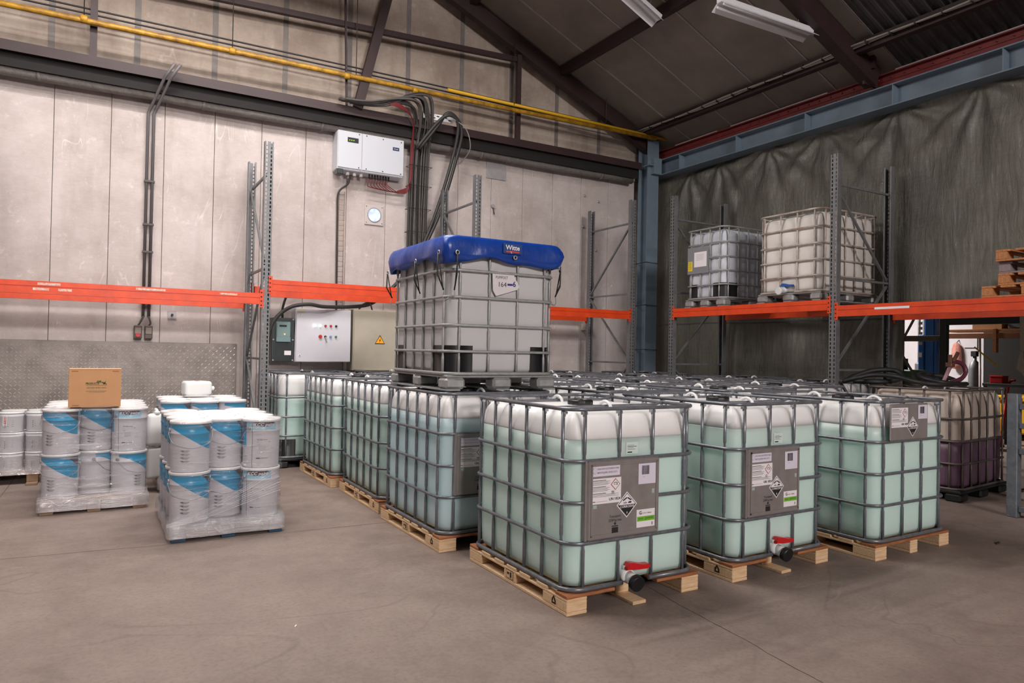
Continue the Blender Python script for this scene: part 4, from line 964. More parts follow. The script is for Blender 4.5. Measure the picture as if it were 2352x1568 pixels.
# spare wooden pallets on the right rack
def spare_pallet(label, x, y, z, rz, m, w=1.2, d=.8, h=.115):
    o = thing('wooden_pallet', label, 'pallet', (x, y, z), rz, 'spare pallets stacked on the rack')
    for xx in (-w/2, -.07, w/2-.14):
        link('bottom_board', cached(('sb', m.name), lambda: MB().cbox(0, .14, -d/2, d/2, 0, .018, .003).fix('bottom_board', m)), o, (xx, 0, 0))
        for yy in (-d/2, -.05, d/2-.1): link('block', cached(('sk', m.name), lambda: MB().cbox(0, .14, 0, .1, .018, h-.022, .004).fix('block', m)), o, (xx, yy, 0))
    for k in range(5): link('deck_board', cached(('sd', m.name), lambda: MB().cbox(-w/2, w/2, 0, .12, h-.022, h, .003).fix('deck_board', m)), o, (0, -d/2+k*(d-.12)/4, 0))
    return o
OLDW = mat('weathered_pallet_wood', (190, 130, 82), .75, 0, .35, 8, (1, 9, 9), dark=(150, 92, 54)); GRYW = mat('grey_old_pallet_wood', (142, 126, 128), .8, 0, .3, 8, (1, 9, 9))
for i, (dx, yf, m, lab) in enumerate([(0, .47, OLDW, 'orange-brown pallet, lowest of the stack on the right rack'), (.03, .35, OLDW, 'orange-brown pallet, second from below in the stack on the right rack'), (.05, .33, GRYW, 'grey weathered pallet, third from below in the stack on the right rack'), (.02, .36, OLDW, 'orange-brown pallet on top of the stack on the right rack')]):
    spare_pallet(lab, 5.88+dx, yf-.4, 2.087+i*.117, radians((0, 2, -1, 1)[i]), m)

# galvanised frame at the right edge
sf = thing('steel_stillage', 'galvanised steel stillage frame standing at the right edge', 'stillage', (5.20, .13, 0))
for xx, yy in ((0, 0), (0, -1.15), (.85, 0), (.85, -1.15)): link('post', cached('stp', lambda: MB().cbox(-.045, .045, -.045, .045, 0, 1.16, .006).fix('post', mat('galvanised_steel', (118, 124, 132), .5, .4, .35, 14))), sf, (xx, yy, 0))
for zz in (.08, .62, .86, 1.04):
    link('side_rail', cached('str', lambda: MB().cbox(-.02, .02, -1.1, -.045, -.025, .025, .004).fix('side_rail', MATS['galvanised_steel'])), sf, (0, 0, zz))
    link('side_rail', bpy.data.meshes['side_rail'], sf, (.85, 0, zz))

# ================================================================== WALL EQUIPMENT
inv = thing('inverter_box', 'large pale grey inverter box mounted high on the back wall', 'electrical box', (1.05, 6.84, 4.0))
link('housing', MB().cbox(-.5, .5, -.19, .06, .02, .58, .012).fix('housing', M_INVERT), inv)
link('front_cover', MB().cbox(-.495, -.145, -.205, -.188, .045, .575, .006).fix('front_cover', M_INVERT), inv)
fc = link('front_cover', MB().cbox(-.138, .495, -.205, -.188, .045, .575, .006).fix('front_cover', M_INVERT), inv)
dp = link('display', MB().cbox(-.36, -.2, -.209, -.204, .42, .49, .002).fix('display', M_RUBBER), inv)
for k in range(3): link('indicator_light', MB().box(-.335+.03*k, -.325+.03*k, -.2105, -.209, .445, .457).fix('indicator_light', mat('green_led', (150, 220, 40), .4, emis=1.6)), dp)
F = Flat(lambda a, b, t: (a, -.2055-t, b)); F.slab(.32, .405, .42, .455, mat('navy_badge', (28, 40, 84), .5), 1); F.text('Mcode', .37, .43, .024, M_PAPER, 3, 'CENTER'); link('badge', F.mesh('badge'), inv)
for a, b in ((-.19, .55), (-.08, .55), (.17, .54), (.45, .54), (-.19, .07), (-.08, .07), (.17, .07), (.45, .07)): link('screw', cached('scr', lambda: MB().cyl((0, -.205, 0), (0, -1, 0), .009, .004, 8).fix('screw', M_CABLED)), inv, (a, 0, b))
for k in range(8): link('plug', cached('plug', lambda: MB().cyl((0, -.12, .02), (0, 0, -1), .014, .06, 8).fix('plug', M_BLKPL)), inv, (.0+.042*k, 0, 0))
for k in range(3): link('cable_gland', cached('gland', lambda: MB().cyl((0, -.1, .02), (0, 0, -1), .026, .05, 12).fix('cable_gland', M_WHITEPL)), inv, (-.32+.1*k, 0, 0))
link('isolator_switch', MB().cbox(-.5, -.41, -.2, -.06, -.05, .025, .008).fix('isolator_switch', M_DARKBOX), inv)
rc = thing('cable', 'thin red leads looping from the inverter box into the cable bundle', 'cable', (0, 6.72, 0))
for k in range(8):
    x0 = 1.05+.042*k
    link('lead', MB().tube(spline([(x0, 0, 3.96), (x0-.02, .0, 3.9), (x0+.02+.02*k, .02, 3.84-.004*k), (1.5, .03, 3.815+.004*k), (1.66, .02, 3.86+.01*k), (1.69+.004*k, .02, 4.2), (1.69, 0, 4.6)], 5), .006, 5).fix('lead', M_CABLER), rc)
# cable bundle
cb = thing('cable_bundle', 'thick bundle of grey and black cables dropping down the back wall', 'cable', (0, 6.76, 0))
rn = random.Random(11)
for k in range(17):
    xx = 1.69+.018*k+rn.uniform(-.006, .006); yy = rn.uniform(-.05, .06); m = M_CABLE if k % 4 else M_CABLED
    x2 = xx+rn.uniform(-.02, .02)
    pts = [(xx+.02, yy, 1.9), (xx+rn.uniform(-.01, .01), yy, 3.0), (x2, yy, 4.0), (x2-.0, yy-.06, 4.6), (x2-.02, yy-.20, 4.85), (x2-.12-.02*(k % 5), yy-.36, 5.02+.012*k), (x2-.42, yy-.38, 5.03+.01*k), (x2-.8-.03*(k % 3), yy-.34, 4.97), (x2-1.2, yy-.3, 4.95)]
    link('cable_strand', MB().tube(spline(pts, 5), .014 if k % 3 else .02, 6).fix('cable_strand', m), cb)
for k in range(6):
    link('red_strand', MB().tube(spline([(1.7, -.03, 3.9), (1.69+.005*k, -.06, 4.5), (1.6, -.3, 4.86), (1.35, -.38, 4.97+.01*k), (1.0, -.34, 4.99)], 5), .008, 5).fix('red_strand', M_CABLER), cb)
for zz in (2.5, 2.9, 3.25, 3.6, 3.95, 4.25): link('cable_tie', cached('tie', lambda: MB().tube([(1.66, -.085, 0), (2.02, -.085, 0), (2.03, .08, 0), (1.66, .08, 0)], .005, 4, True).fix('cable_tie', M_RUBBER)), cb, (0, 0, zz))
lc = thing('cable', 'dark cable pair arching out of the bundle and slanting down behind the covered tank', 'cable', (0, 6.6, 0))
for dx in (0, .045): link('cable_strand', MB().tube(spline([(1.75+dx, .05, 4.5), (1.98+dx, -.1, 4.85), (2.13, -.2, 5.0), (2.28, -.2, 4.97), (2.34+dx, -.15, 4.8), (2.3+dx, -.05, 4.4), (2.1+dx, .05, 3.6), (1.83+dx, .1, 2.9), (1.5+dx, .1, 2.45), (1.15, .1, 2.15), (.85, .05, 2.07), (.4, -.05, 2.04), (.15, -.08, 2.06), (-.1, -.06, 2.0), (-.3, -.05, 1.8), (-.36, -.02, 1.5), (-.36, 0, 1.1)] if dx == 0 else [(1.75+dx, .05, 4.5), (1.98+dx, -.1, 4.85), (2.13, -.2, 5.03), (2.28, -.2, 4.99), (2.36+dx, -.15, 4.8), (2.32+dx, -.05, 4.4), (2.12+dx, .05, 3.6), (1.83+dx, .1, 2.9)], 6), .026, 8).fix('cable_strand', M_CABLED), lc)
lw = thing('cable', 'thin loose grey wire curling off the maroon beam beside the bundle', 'cable', (0, 6.5, 0))
link('wire', MB().tube(spline([(2.2, -.1, 4.98), (2.45, -.1, 4.85), (2.58, 0, 4.6), (2.55, .2, 4.45), (2.5, .3, 4.4)], 6), .008, 5).fix('wire', M_CABLEL), lw)
tr = thing('cable_tray', 'white perforated tray piece behind the cables on the beam', 'cable tray', (2.08, 6.5, 4.94))
link('tray', MB().box(-.28, .2, .02, .03, 0, .09).fix('tray', mat('bright_white_metal', (236, 236, 240), .4)), tr)
for k in range(7): link('slot', cached('slot', lambda: MB().box(-.022, .022, .018, .0205, .02, .035).fix('slot', M_DARKHOLE)), tr, (-.24+.065*k, 0, .03*(k % 2)))
# ladder tray and inverter lead
ld = thing('cable_ladder', 'narrow wire cable ladder with a lead running down below the inverter box', 'cable tray', (.69, 6.86, 0))
for dx in (-.04, .04): link('ladder_wire', cached('lw', lambda: MB().tube([(0, 0, 1.95), (0, 0, 3.75)], .004, 5).fix('ladder_wire', mat('tan_wire', (150, 126, 100), .5, .4))), ld, (dx, 0, 0))
for k in range(24): link('rung', cached('rg', lambda: MB().tube([(-.04, 0, 0), (.04, 0, 0)], .0035, 5).fix('rung', MATS['tan_wire'])), ld, (0, 0, 1.98+.075*k))
link('lead', MB().tube(spline([(.09, -.1, 3.98), (.06, -.08, 3.85), (-.06, -.03, 3.72), (-.065, -.02, 3.4), (-.06, -.02, 2.6), (-.05, -.02, 2.0)], 5), .013, 6).fix('lead', M_CABLED), ld)
# bright round port in a square plate
wp = thing('vent_port', 'square plate with a bright round glass port low under the inverter box', 'vent', (1.19, 6.89, 3.465))
link('plate', MB().cbox(-.145, .145, -.012, .0, -.15, .15, .004).fix('plate', mat('painted_plate', (192, 182, 180), .6)), wp)
link('port_ring', MB().tube([(.10*cos(a), -.014, .105*sin(a)) for a in [2*pi*k/24 for k in range(24)]], .008, 6, True).fix('port_ring', M_ALU), wp)
link('daylight_pane', MB().cyl((0, -.012, 0), (0, -1, 0), .097, .004, 28).fix('daylight_pane', mat('daylit_glass', (190, 205, 255), .3, emis=.9, emcol=(190, 205, 255), var=.8, vscale=9, dark=(60, 66, 90))), wp)
for a, b in ((-.12, .12), (.12, .12), (-.12, -.12), (.12, -.12)): link('screw', cached('scr2', lambda: MB().cyl((0, -.012, 0), (0, -1, 0), .007, .003, 8).fix('screw', M_CABLED)), wp, (a, 0, b))
bp_ = tag(link('blank_plate', MB().cbox(3.07, 3.44, 6.884, 6.899, 4.29, 4.62, .003).fix('blank_plate', M_ALU)), 'square blank metal plate screwed to the wall right of the cables', 'plate')
for i, (x, z) in enumerate([(3.2, 3.84), (-1.5, 1.86), (5.1, 1.35), (4.93, 1.3)]):
    if i == 1:
        o = thing('wall_bracket', 'tiny rusty anchor plate on the wall beneath the left orange beam', 'bracket', (x, 6.89, z)); link('plate', MB().box(-.05, .05, -.004, .006, -.05, .05).fix('plate', M_ALU), o); link('bolt', MB().cyl((0, 0, 0), (0, -1, 0), .015, .05, 8).fix('bolt', M_CABLED), o)
    elif i == 0:
        o = thing('wall_hook', 'small dark hook on the wall below the blank plate', 'hook', (x, 6.89, z)); link('bolt', MB().cyl((0, 0, 0), (0, -1, 0), .03, .03, 10).fix('bolt', M_ALU), o); link('arm', MB().tube([(0, -.02, 0), (.02, -.03, -.14)], .008, 5).fix('arm', M_CABLED), o)
    elif i == 2:
        o = thing('junction_box', 'small pale junction box low on the wall beside the corner rack post', 'junction box', (5.1, 6.89, 1.92)); link('housing', MB().cbox(-.08, .08, -.06, .005, -.06, .06, .008).fix('housing', mat('old_cream', (178, 168, 158), .6)), o); link('cover', MB().cbox(-.065, .065, -.068, -.058, -.045, .045, .004).fix('cover', MATS['old_cream']), o)
for k, (x, z) in enumerate([(5.05, 4.25), (5.36, 4.18), (5.03, 3.7), (5.32, 3.3), (5.28, 2.45), (5.24, 3.62)]):
    o = tag(link('anchor_bolt', cached('ab', lambda: MB().lathe([(.026, 0), (.026, .012), (.014, .014), (.014, .035)], 10).fix('anchor_bolt', M_ALU)), None, (x, 6.9, z), rot=(pi/2, 0, 0)), 'small grey anchor bolt in the wall near the corner column, %s' % ['top left', 'top right', 'second on left', 'third on right', 'lowest', 'second on right'][k], 'bolt', 'anchor bolts by the corner column')
# control cabinets
cw = thing('control_cabinet', 'white control cabinet with coloured push buttons on the back wall', 'cabinet', (.40, 6.62, 1.27))
link('housing', MB().cbox(-.385, .385, .0, .27, 0, .74, .006).fix('housing', M_CABW), cw)
dr = link('door', MB().cbox(-.378, .385, -.022, -.001, .005, .735, .005).fix('door', M_CABW), cw)
BT = {'w': mat('lit_white_button', (240, 240, 255), .4, emis=3.), 'g': mat('lit_green_button', (170, 255, 210), .4, emis=2.2), 'r': mat('red_button', (178, 30, 34), .4), 'k': mat('black_button', (34, 34, 36), .4), 'b': mat('blue_button', (96, 146, 190), .4), 'n': mat('green_button', (60, 122, 84), .4)}
for col, a, b in [('w', -.13, .505), ('g', -.055, .505), ('r', .02, .505), ('r', .095, .505), ('k', .17, .505), ('r', -.05, .355), ('k', .02, .355), ('b', .095, .355), ('n', .17, .355)]:
    big = (col == 'r' and b < .4)
    q = link('push_button', MB().cyl((a, -.022, b), (0, -1, 0), .024 if big else .016, .022, 14).fix('push_button', BT[col]), dr)
link('key', MB().tube([(.02, -.044, .355), (.022, -.06, .33), (.035, -.06, .27)], .006, 5).fix('key', M_STEELL), dr)
for b in (.09, .65): link('lock', MB().cbox(-.345, -.31, -.03, -.022, b-.018, b+.018, .004).fix('lock', M_WHITEPL), dr); link('lock_key_slot', MB().cyl((-.327, -.03, b), (0, -1, 0), .006, .002, 8).fix('lock_key_slot', M_INK), dr)
F = Flat(lambda a, b, t: (a, -.0225-t, b)); F.rect(-.36, .69, -.26, .725, mat('pale_yellow_label', (210, 202, 170), .7), 1); link('type_label', F.mesh('type_label'), dr)
cbx = thing('beige_cabinet', 'beige electrical cabinet with yellow warning triangle beside the white cabinet', 'cabinet', (1.2, 6.62, 1.15))
link('housing', MB().cbox(-.38, .38, -.02, .27, 0, .88, .006).fix('housing', M_CABB), cbx)
link('door', MB().cbox(-.37, .375, -.04, -.021, .01, .87, .005).fix('door', M_CABB), cbx)
link('conduit_hook', MB().tube(spline([(-.28, .05, .88), (-.22, .05, .96), (-.12, .05, .98), (-.08, .05, .88)], 5), .012, 6).fix('conduit_hook', M_CABLE), cbx)
F = Flat(lambda a, b, t: (a, -.0405-t, b)); c0, c1, q = .015, .435, .078
F.poly([(c0-q, c1-q*.62), (c0+q, c1-q*.62), (c0, c1+q*1.1)], M_INK, 1); q *= .82; F.poly([(c0-q, c1-q*.56), (c0+q, c1-q*.56), (c0, c1+q*1.04)], mat('warning_yellow', (244, 166, 20), .6), 2)
F.poly([(c0+.012, c1+.045), (c0-.014, c1), (c0-.002, c1+.002), (c0-.008, c1-.032), (c0+.014, c1+.012), (c0+.002, c1+.01)], M_INK, 3)
link('warning_sign', F.mesh('warning_sign'), cbx)
mt = thing('meter_box', 'dark grey meter box with a clear cover left of the white cabinet', 'electrical box', (-.14, 6.66, 1.27))
link('housing', MB().cbox(-.15, .15, .0, .23, .0, .60, .008).fix('housing', M_DARKBOX), mt)
link('inner_panel', MB().box(-.125, .125, -.006, .0, .02, .58).fix('inner_panel', mat('dark_teal_panel', (30, 42, 44), .4, 0, .4, 14)), mt)
me_ = link('meter', MB().cbox(-.1, .09, -.05, -.006, .27, .545, .01).cbox(-.1, .09, -.055, -.05, .27, .335, .004).fix('meter', M_METER), mt)
link('display', MB().box(-.06, .035, -.053, -.05, .475, .5).fix('display', M_INK), me_); link('status_lamp', MB().cyl((.01, -.05, .375), (0, -1, 0), .008, .004, 8).fix('status_lamp', mat('amber_lamp', (255, 190, 60), .4, emis=3.)), me_)
F = Flat(lambda a, b, t: (a, -.0065-t, b)); F.rect(.02, .09, .11, .15, M_PAPER, 1); link('paper_label', F.mesh('paper_label'), mt)
for a, b in ((-.13, .02), (.13, .02), (-.13, .3), (.13, .3), (-.13, .58), (.13, .58)): link('screw', cached('scr3', lambda: MB().cyl((0, -.008, 0), (0, -1, 0), .011, .008, 10).fix('screw', M_ALU)), mt, (a, 0, b))
link('inlet_lead', MB().tube(spline([(0, .06, .6), (.0, .05, .75), (.08, .05, .95), (.3, .1, 1.05)], 5), .016, 6).fix('inlet_lead', M_CABLED), mt)

# ================================================================== WRAPPED PAINT PALLETS
def bucket_mat():
    m = mat('printed_bucket_tin', (206, 204, 210), .32); nt = m.node_tree; b = nt.nodes['Principled BSDF']
    tc = node(nt, 'ShaderNodeTexCoord'); sp = node(nt, 'ShaderNodeSeparateXYZ'); nt.links.new(tc.outputs['Object'], sp.inputs[0])
    at = node(nt, 'ShaderNodeMath', operation='ARCTAN2'); ng = node(nt, 'ShaderNodeMath', operation='MULTIPLY'); ng.inputs[1].default_value = -1
    nt.links.new(sp.outputs['Y'], ng.inputs[0]); nt.links.new(sp.outputs['X'], at.inputs[0]); nt.links.new(ng.outputs[0], at.inputs[1])   # angle u, 0 at the front (-y), + to the right
    def mr(src, a, b_, c, d, typ='SMOOTHSTEP'):
        n = node(nt, 'ShaderNodeMapRange', interpolation_type=typ); n.inputs['From Min'].default_value = a; n.inputs['From Max'].default_value = b_; n.inputs['To Min'].default_value = c; n.inputs['To Max'].default_value = d
        nt.links.new(src, n.inputs['Value']); return n.outputs[0]
    def gt(a, b_):
        n = node(nt, 'ShaderNodeMath', operation='GREATER_THAN')
        for s_, v in ((n.inputs[0], a), (n.inputs[1], b_)):
            if isinstance(v, (int, float)): s_.default_value = v
            else: nt.links.new(v, s_)
        return n.outputs[0]
    def mul(a, b_):
        n = node(nt, 'ShaderNodeMath', operation='MULTIPLY'); nt.links.new(a, n.inputs[0]); nt.links.new(b_, n.inputs[1]); return n.outputs[0]
    u = at.outputs[0]; z = sp.outputs['Z']
    lim = mr(u, -1.5, 1.3, .335, .165); inr = mul(gt(u, -1.5), gt(1.35, u))
    blue = mul(gt(z, lim), inr)
    band = mul(gt(z, .30), gt(u, 1.35))
    navy = mul(gt(z, mr(u, .15, 1.3, .376, .285)), mul(gt(u, .15), gt(1.35, u)))
    c = mixrgb(nt, blue, srgb(206, 204, 210), srgb(20, 148, 196)); c = mixrgb(nt, band, c, srgb(150, 196, 214)); c = mixrgb(nt, navy, c, srgb(62, 58, 74))
    seam = mul(gt(u, 1.74), gt(1.775, u)); c = mixrgb(nt, seam, c, srgb(120, 112, 116))
    nt.links.new(c, b.inputs['Base Color']); return m
M_BUCK = bucket_mat()
BR, BH = .131, .386
def m_bucket():
    def f():
        body = MB().lathe([(.120, .0), (.123, .006), (.124, .012), (.1275, .25), (.128, .285), (.132, .29), (.132, .296), (.1285, .30), (.129, .366), (.133, .37)], 36).fix('bucket_body', M_BUCK)
        lid = MB().lathe([(.134, .364), (.1355, .366), (.1355, .378), (.134, .384), (.128, .386), (.126, .380), (.118, .380), (.0, .380)], 36, captop=False).fix('lid', M_WHITEPL)
        han = MB().tube(spline([(.134, 0, .315), (.139, -.03, .28), (.11, -.085, .215), (.0, -.137, .185), (-.11, -.085, .215), (-.139, -.03, .28), (-.134, 0, .315)], 4), .0022, 5).fix('wire_handle', M_STEELL)
        ear = MB()
        for s in (-1, 1): ear.cyl((s*.127, 0, .315), (s, 0, 0), .014, .012, 10)
        def bend(a, b, t, r=.1285): return ((r+t)*sin(a), -(r+t)*cos(a), b)
        F = Flat(bend); rr = .1285
        def lines(u0, z0, rows):
            for k in range(rows):
                for j in range(3): F.rect(u0+.03*(j > 0), z0-.026*k-.006*j, u0+.42-.05*j, z0-.026*k-.006*j+.0035, M_GREY, 2)
                F.rect(u0-.04, z0-.026*k-.002, u0+.12, z0-.026*k+.003, M_INK, 2)
        lines(-.55, .165, 4)
        # dark oval with the maker's lettering, laid as a strip so that it follows the curve
        cu, cz = 2.42, .335; up, lo = [], []
        N_ = 18
        for k in range(N_+1):
            a = -1+2*k/N_; h = .030*sqrt(max(0, 1-a*a)); up.append((cu+.62*a, min(.364, cz+.02+h*.4))); lo.append((cu+.62*a, cz+.022-h))
        F.mb.add([bend(a, b, .0012) for a, b in up+lo], [(k, k+1, N_+2+k, N_+1+k) for k in range(N_)], False, F.mi(mat('navy_print', (52, 50, 66), .5)))
        vs, fs = text_geo('KCC paint', .034, 'CENTER', .0006)
        F.mb.add([bend(cu+(a+.3*b)/rr, cz+.008+b, .0022) for a, b in vs], fs, False, F.mi(M_PAPER))
        F.text('KCC', 2.05, .225, .016, M_INK, 2, sx=1/rr) ; F.rect(2.25, .222, 2.6, .226, M_GREY, 2); F.rect(2.05, .205, 2.75, .209, M_GREY, 2); F.rect(2.05, .185, 2.2, .189, M_GREY, 2); F.rect(2.15, .14, 2.5, .175, mat('pale_print', (184, 182, 190), .5), 2)
        F.rect(2.0, .075, 2.2, .083, M_INK, 2); F.rect(2.22, .077, 2.6, .081, M_GREY, 2); F.rect(1.3, .09, 1.36, .105, M_GREY, 2)
        return body, lid, han, ear.fix('handle_ear', M_STEELL), F.mesh('label_print')
    return cached('bucket', f)
def bucket(label, x, y, z, rz, group, sc=1., detail=True):
    o = thing('paint_bucket', label, 'bucket', (x, y, z), rz, group); o.scale = (sc, sc, sc)
    b, l, h, e, p = m_bucket(); link('bucket_body', b, o); link('lid', l, o)
    if detail: link('wire_handle', h, o); link('handle_ear', e, o); link('label_print', p, o)
    return o
def euro_pallet(label, x, y, rz, m, group='pallets under wrapped goods', w=.8, d=1.2):
    o = thing('pallet', label, 'pallet', (x, y, 0), rz, group)
    for xx in (-w/2, -.05, w/2-.1):
        link('bottom_board', cached(('eb', m.name), lambda: MB().cbox(0, .1, -d/2, d/2, 0, .022, .003).fix('bottom_board', m)), o, (xx, 0, 0))
        for yy in (-d/2, -.07, d/2-.145): link('block', cached(('ek', m.name), lambda: MB().cbox(0, .1, 0, .145, .022, .1, .004).fix('block', m)), o, (xx, yy, 0))
    for k in range(6): link('deck_board', cached(('ed', m.name), lambda: MB().cbox(-w/2, w/2, 0, .14, .1, .122, .003).fix('deck_board', m)), o, (0, -d/2+k*(d-.14)/5, 0))
    return o
def film(label, x, y, rz, w, d, rings, topz, inset=.07, seed=1, lid_in=.1):
    """stretch film: rings = [(z, outset)] around a rounded rectangle w x d, folded over the rim at the top"""
    rn = random.Random(seed); mb = MB(); n = 96; vs = []
    ph = [rn.uniform(0, 6) for _ in range(4)]
    def ring(w_, d_, r, z, amp):
        base = rrect(w_, d_, 0, r, 8); L_ = [0.]
        for i in range(len(base)): a, b = base[i], base[(i+1) % len(base)]; L_.append(L_[-1]+sqrt((a[0]-b[0])**2+(a[1]-b[1])**2))
        out = []; i = 0
        for k in range(n):
            t = L_[-1]*k/n
            while i < len(base)-1 and L_[i+1] < t: i += 1
            a, b = base[i], base[(i+1) % len(base)]; q = (t-L_[i])/max(1e-9, L_[i+1]-L_[i]); px, py = a[0]+(b[0]-a[0])*q-w_/2, a[1]+(b[1]-a[1])*q-d_/2
            an = 2*pi*k/n; dd = amp*(sin(an*11+ph[0]+z*9)+.6*sin(an*23+ph[1]-z*7)); l = sqrt(px*px+py*py); out.append((px+px/l*dd, py+py/l*dd, z+amp*.4*sin(an*5+ph[2])))
        return out
    R_ = [ring(w+2*o_, d+2*o_, r_, z, am) for z, o_, r_, am in rings]
    zt = rings[-1][0]
    R_.append(ring(w-.03, d-.03, .13, topz, .002)); R_.append(ring(w-2*lid_in, d-2*lid_in, .12, topz+.001, .006))
    vs = [p for r in R_ for p in r]
    mb.add(vs, [(i*n+k, i*n+(k+1) % n, (i+1)*n+(k+1) % n, (i+1)*n+k) for i in range(len(R_)-1) for k in range(n)], True)
    o = tag(link('stretch_wrap', mb.mesh('stretch_wrap', M_FILM), None, (x, y, 0), rz), label, 'plastic wrap', 'stretch film on the wrapped pallets')
    return o
colw = ['left', 'middle', 'right']; roww = ['front', 'second', 'third', 'back']
P0 = .124
def paint_pallet(nm, xc, y0, rz):
    c, s = cos(rz), sin(rz)
    for lay in (0, 1):
        for q in range(3):
            for r in range(4 if q != 1 else 3):
                if lay == 0 and r > 0 and q != 0: continue
                lx, ly = (q-1)*.262, .15+r*.292+(.14 if q == 1 else 0)     # middle column sits back between the outer ones
                rot = {0: .0, 1: .1, 2: -2.45}[q] if lay == 1 else {0: .05, 1: .0, 2: -2.75}[q]
                if q == 0 and r > 0: rot = -1.9
                if nm == 'rear' and r == 0 and q == 0: rot = -.25
                if nm == 'rear' and lay == 0: rot = (-.1, 1.5, .9)[q]
                lab = 'white and blue paint bucket, %s layer of the %s wrapped pallet, %s row, %s' % (('lower', 'upper')[lay], nm, roww[r], colw[q])
                o = bucket(lab, xc+c*lx-s*ly, y0+s*lx+c*ly, P0+lay*BH, rz+rot, 'paint buckets on the wrapped pallets', 1., r == 0 or q == 0)
                o.scale = (1.1, 1.1, 1.)
WR = [(.03, .012, .03, .004), (.06, .012, .03, .004), (.122, .012, .04, .004), (.14, .006, .09, .004), (.2, -.004, .13, .003), (.35, -.004, .135, .003), (.49, .002, .135, .002), (.511, .006, .137, .001), (.535, -.004, .137, .002), (.7, -.006, .135, .003), (.82, -.002, .135, .002), (.876, .004, .137, .001), (.895, .005, .137, .001)]
euro_pallet('worn wooden pallet under the wrapped buckets with the carton on top', -2.30, 4.53, 0, mat('dirty_pallet_wood', (150, 122, 96), .8, 0, .3, 8, (1, 9, 9)))
paint_pallet('rear', -2.30, 3.93, 0)
film('clear film wrapped round the buckets under the brown carton', -2.30, 4.50, 0, .825, 1.18, WR, .902, seed=2)
euro_pallet('blue plastic pallet under the nearest wrapped paint buckets', -1.40, 3.15, radians(.5), M_BLUEPL)
paint_pallet('nearest', -1.40, 2.56, radians(.5))
film('clear film wrapped round the nearest stack of paint buckets', -1.40, 3.13, radians(.5), .83, 1.18, WR, .902, seed=5)
# loose film streaks pulled taut across the nearest wrap
st_ = thing('film_streaks', 'taut shiny film strands pulled across the nearest wrapped pallet', 'plastic wrap', (-1.40, 2.535, 0))
M_STR = mat('bunched_film', (236, 230, 236), .2, 0, 0, coat=.3)
rn = random.Random(4)
for k in range(9):
    a, b = .16+.022*k+rn.uniform(-.004, .004), .10+.003*k
    link('strand', MB().tube(spline([(.385-.05*(k > 5), .0, a+.18), (.1, -.012, (a+.18)*.6+b*.5), (-.2, -.01, b+.06+.004*k), (-.43, -.004, b+.02)], 4), .0007 if k % 3 else .0012, 4).fix('strand', M_STR), st_)
st2 = thing('film_streaks', 'taut shiny film strands across the wrapped pallet below the carton', 'plastic wrap', (-2.30, 3.905, 0))
for k in range(7):
    z = .135+.008*k+rn.uniform(-.004, .004)
    link('strand', MB().tube(spline([(-.42, -.004, z-.03), (-.1, -.012, z+rn.uniform(-.01, .01)), (.2, -.012, z+.012), (.41, -.004, z+.01)], 4), .0008, 4).fix('strand', M_STR), st2)
# third pallet behind the nearest one
euro_pallet('wooden pallet half hidden behind the nearest wrapped buckets', -1.34, 5.14, 0, mat('brown_dirty_wood', (126, 98, 72), .8, 0, .3, 8, (1, 9, 9)))
M_BUCKW = mat('plain_white_bucket', (216, 214, 220), .35)
for r in range(3):
    for q in range(3):
        o = bucket('white bucket lid on the pallet under the small white jug, %s row, %s' % (('front', 'middle', 'back')[r], colw[q]), -1.34+(q-1)*.27, 4.70+r*.33, P0+.37, .4*q+r, 'buckets on the pallet below the white jug', 1.06, False)
for q in range(3): bucket('lower white and blue bucket on the pallet under the white jug, %s' % colw[q], -1.34+(q-1)*.27, 4.70, P0, .3+q, 'buckets on the pallet below the white jug', 1., False)
film('clear film wrapped round the buckets under the small white jug', -1.34, 5.14, 0, .83, 1.18, WR[:-2]+[(.88, .004, .137, .002), (.905, .005, .137, .002)], .912, seed=9, lid_in=.06)
def jerrycan_mesh():
    def f():
        mb = MB(); bm = bmesh.new(); bmesh.ops.create_cube(bm, size=1.); 
        for v in bm.verts: v.co = Vector((v.co.x*.19, v.co.y*.26, v.co.z*.34+.17))
        bmesh.ops.bevel(bm, geom=list(bm.edges), offset=.04, segments=4, profile=.5, affect='EDGES')
        for v in bm.verts:
            if v.co.z > .28: v.co.z -= .05*max(0, (v.co.y)/.13)
        me = bpy.data.meshes.new('can_body'); bm.to_mesh(me); bm.free(); me.materials.append(M_WHITEPL)
        for p in me.polygons: p.use_smooth = True
        han = MB().tube(spline([(0, -.1, .32), (0, -.08, .365), (0, 0, .375), (0, .06, .35), (0, .08, .29)], 4), .016, 8).fix('can_handle', M_WHITEPL)
        cap = MB().lathe([(.028, 0), (.028, .03), (.024, .034)], 16).fix('can_cap', M_WHITEPL)
        F = Flat(lambda a, b, t: (-.096-t, a, b)); F.slab(-.08, .1, .08, .24, M_PAPER, 1); F.rect(-.06, .14, .02, .2, M_REDINK, 2)
        return me, han, cap, F.mesh('can_label')
    return cached('jerry', f)
def jerrycan(label, loc, rot, sc=1.):
    o = thing('jerrycan', label, 'jerrycan', loc); o.rotation_euler = rot; o.scale = (sc, sc, sc)
    a, b, c, d = jerrycan_mesh(); link('can_body', a, o); link('can_handle', b, o); link('can_cap', c, o, (0, -.1, .33)); link('can_label', d, o)
jerrycan('small white plastic jug lying on the rear bucket lids', (-1.50, 5.2, 1.0), (0, pi/2, .15), .82)
jerrycan('white jerrycan in film leaning left of the rear wrapped buckets, upper one', (-1.80, 4.72, .46), (0, .03, .1), .95)
jerrycan('white jerrycan in film left of the rear wrapped buckets, lower one', (-1.79, 4.74, .13), (0, 0, .05), .95)
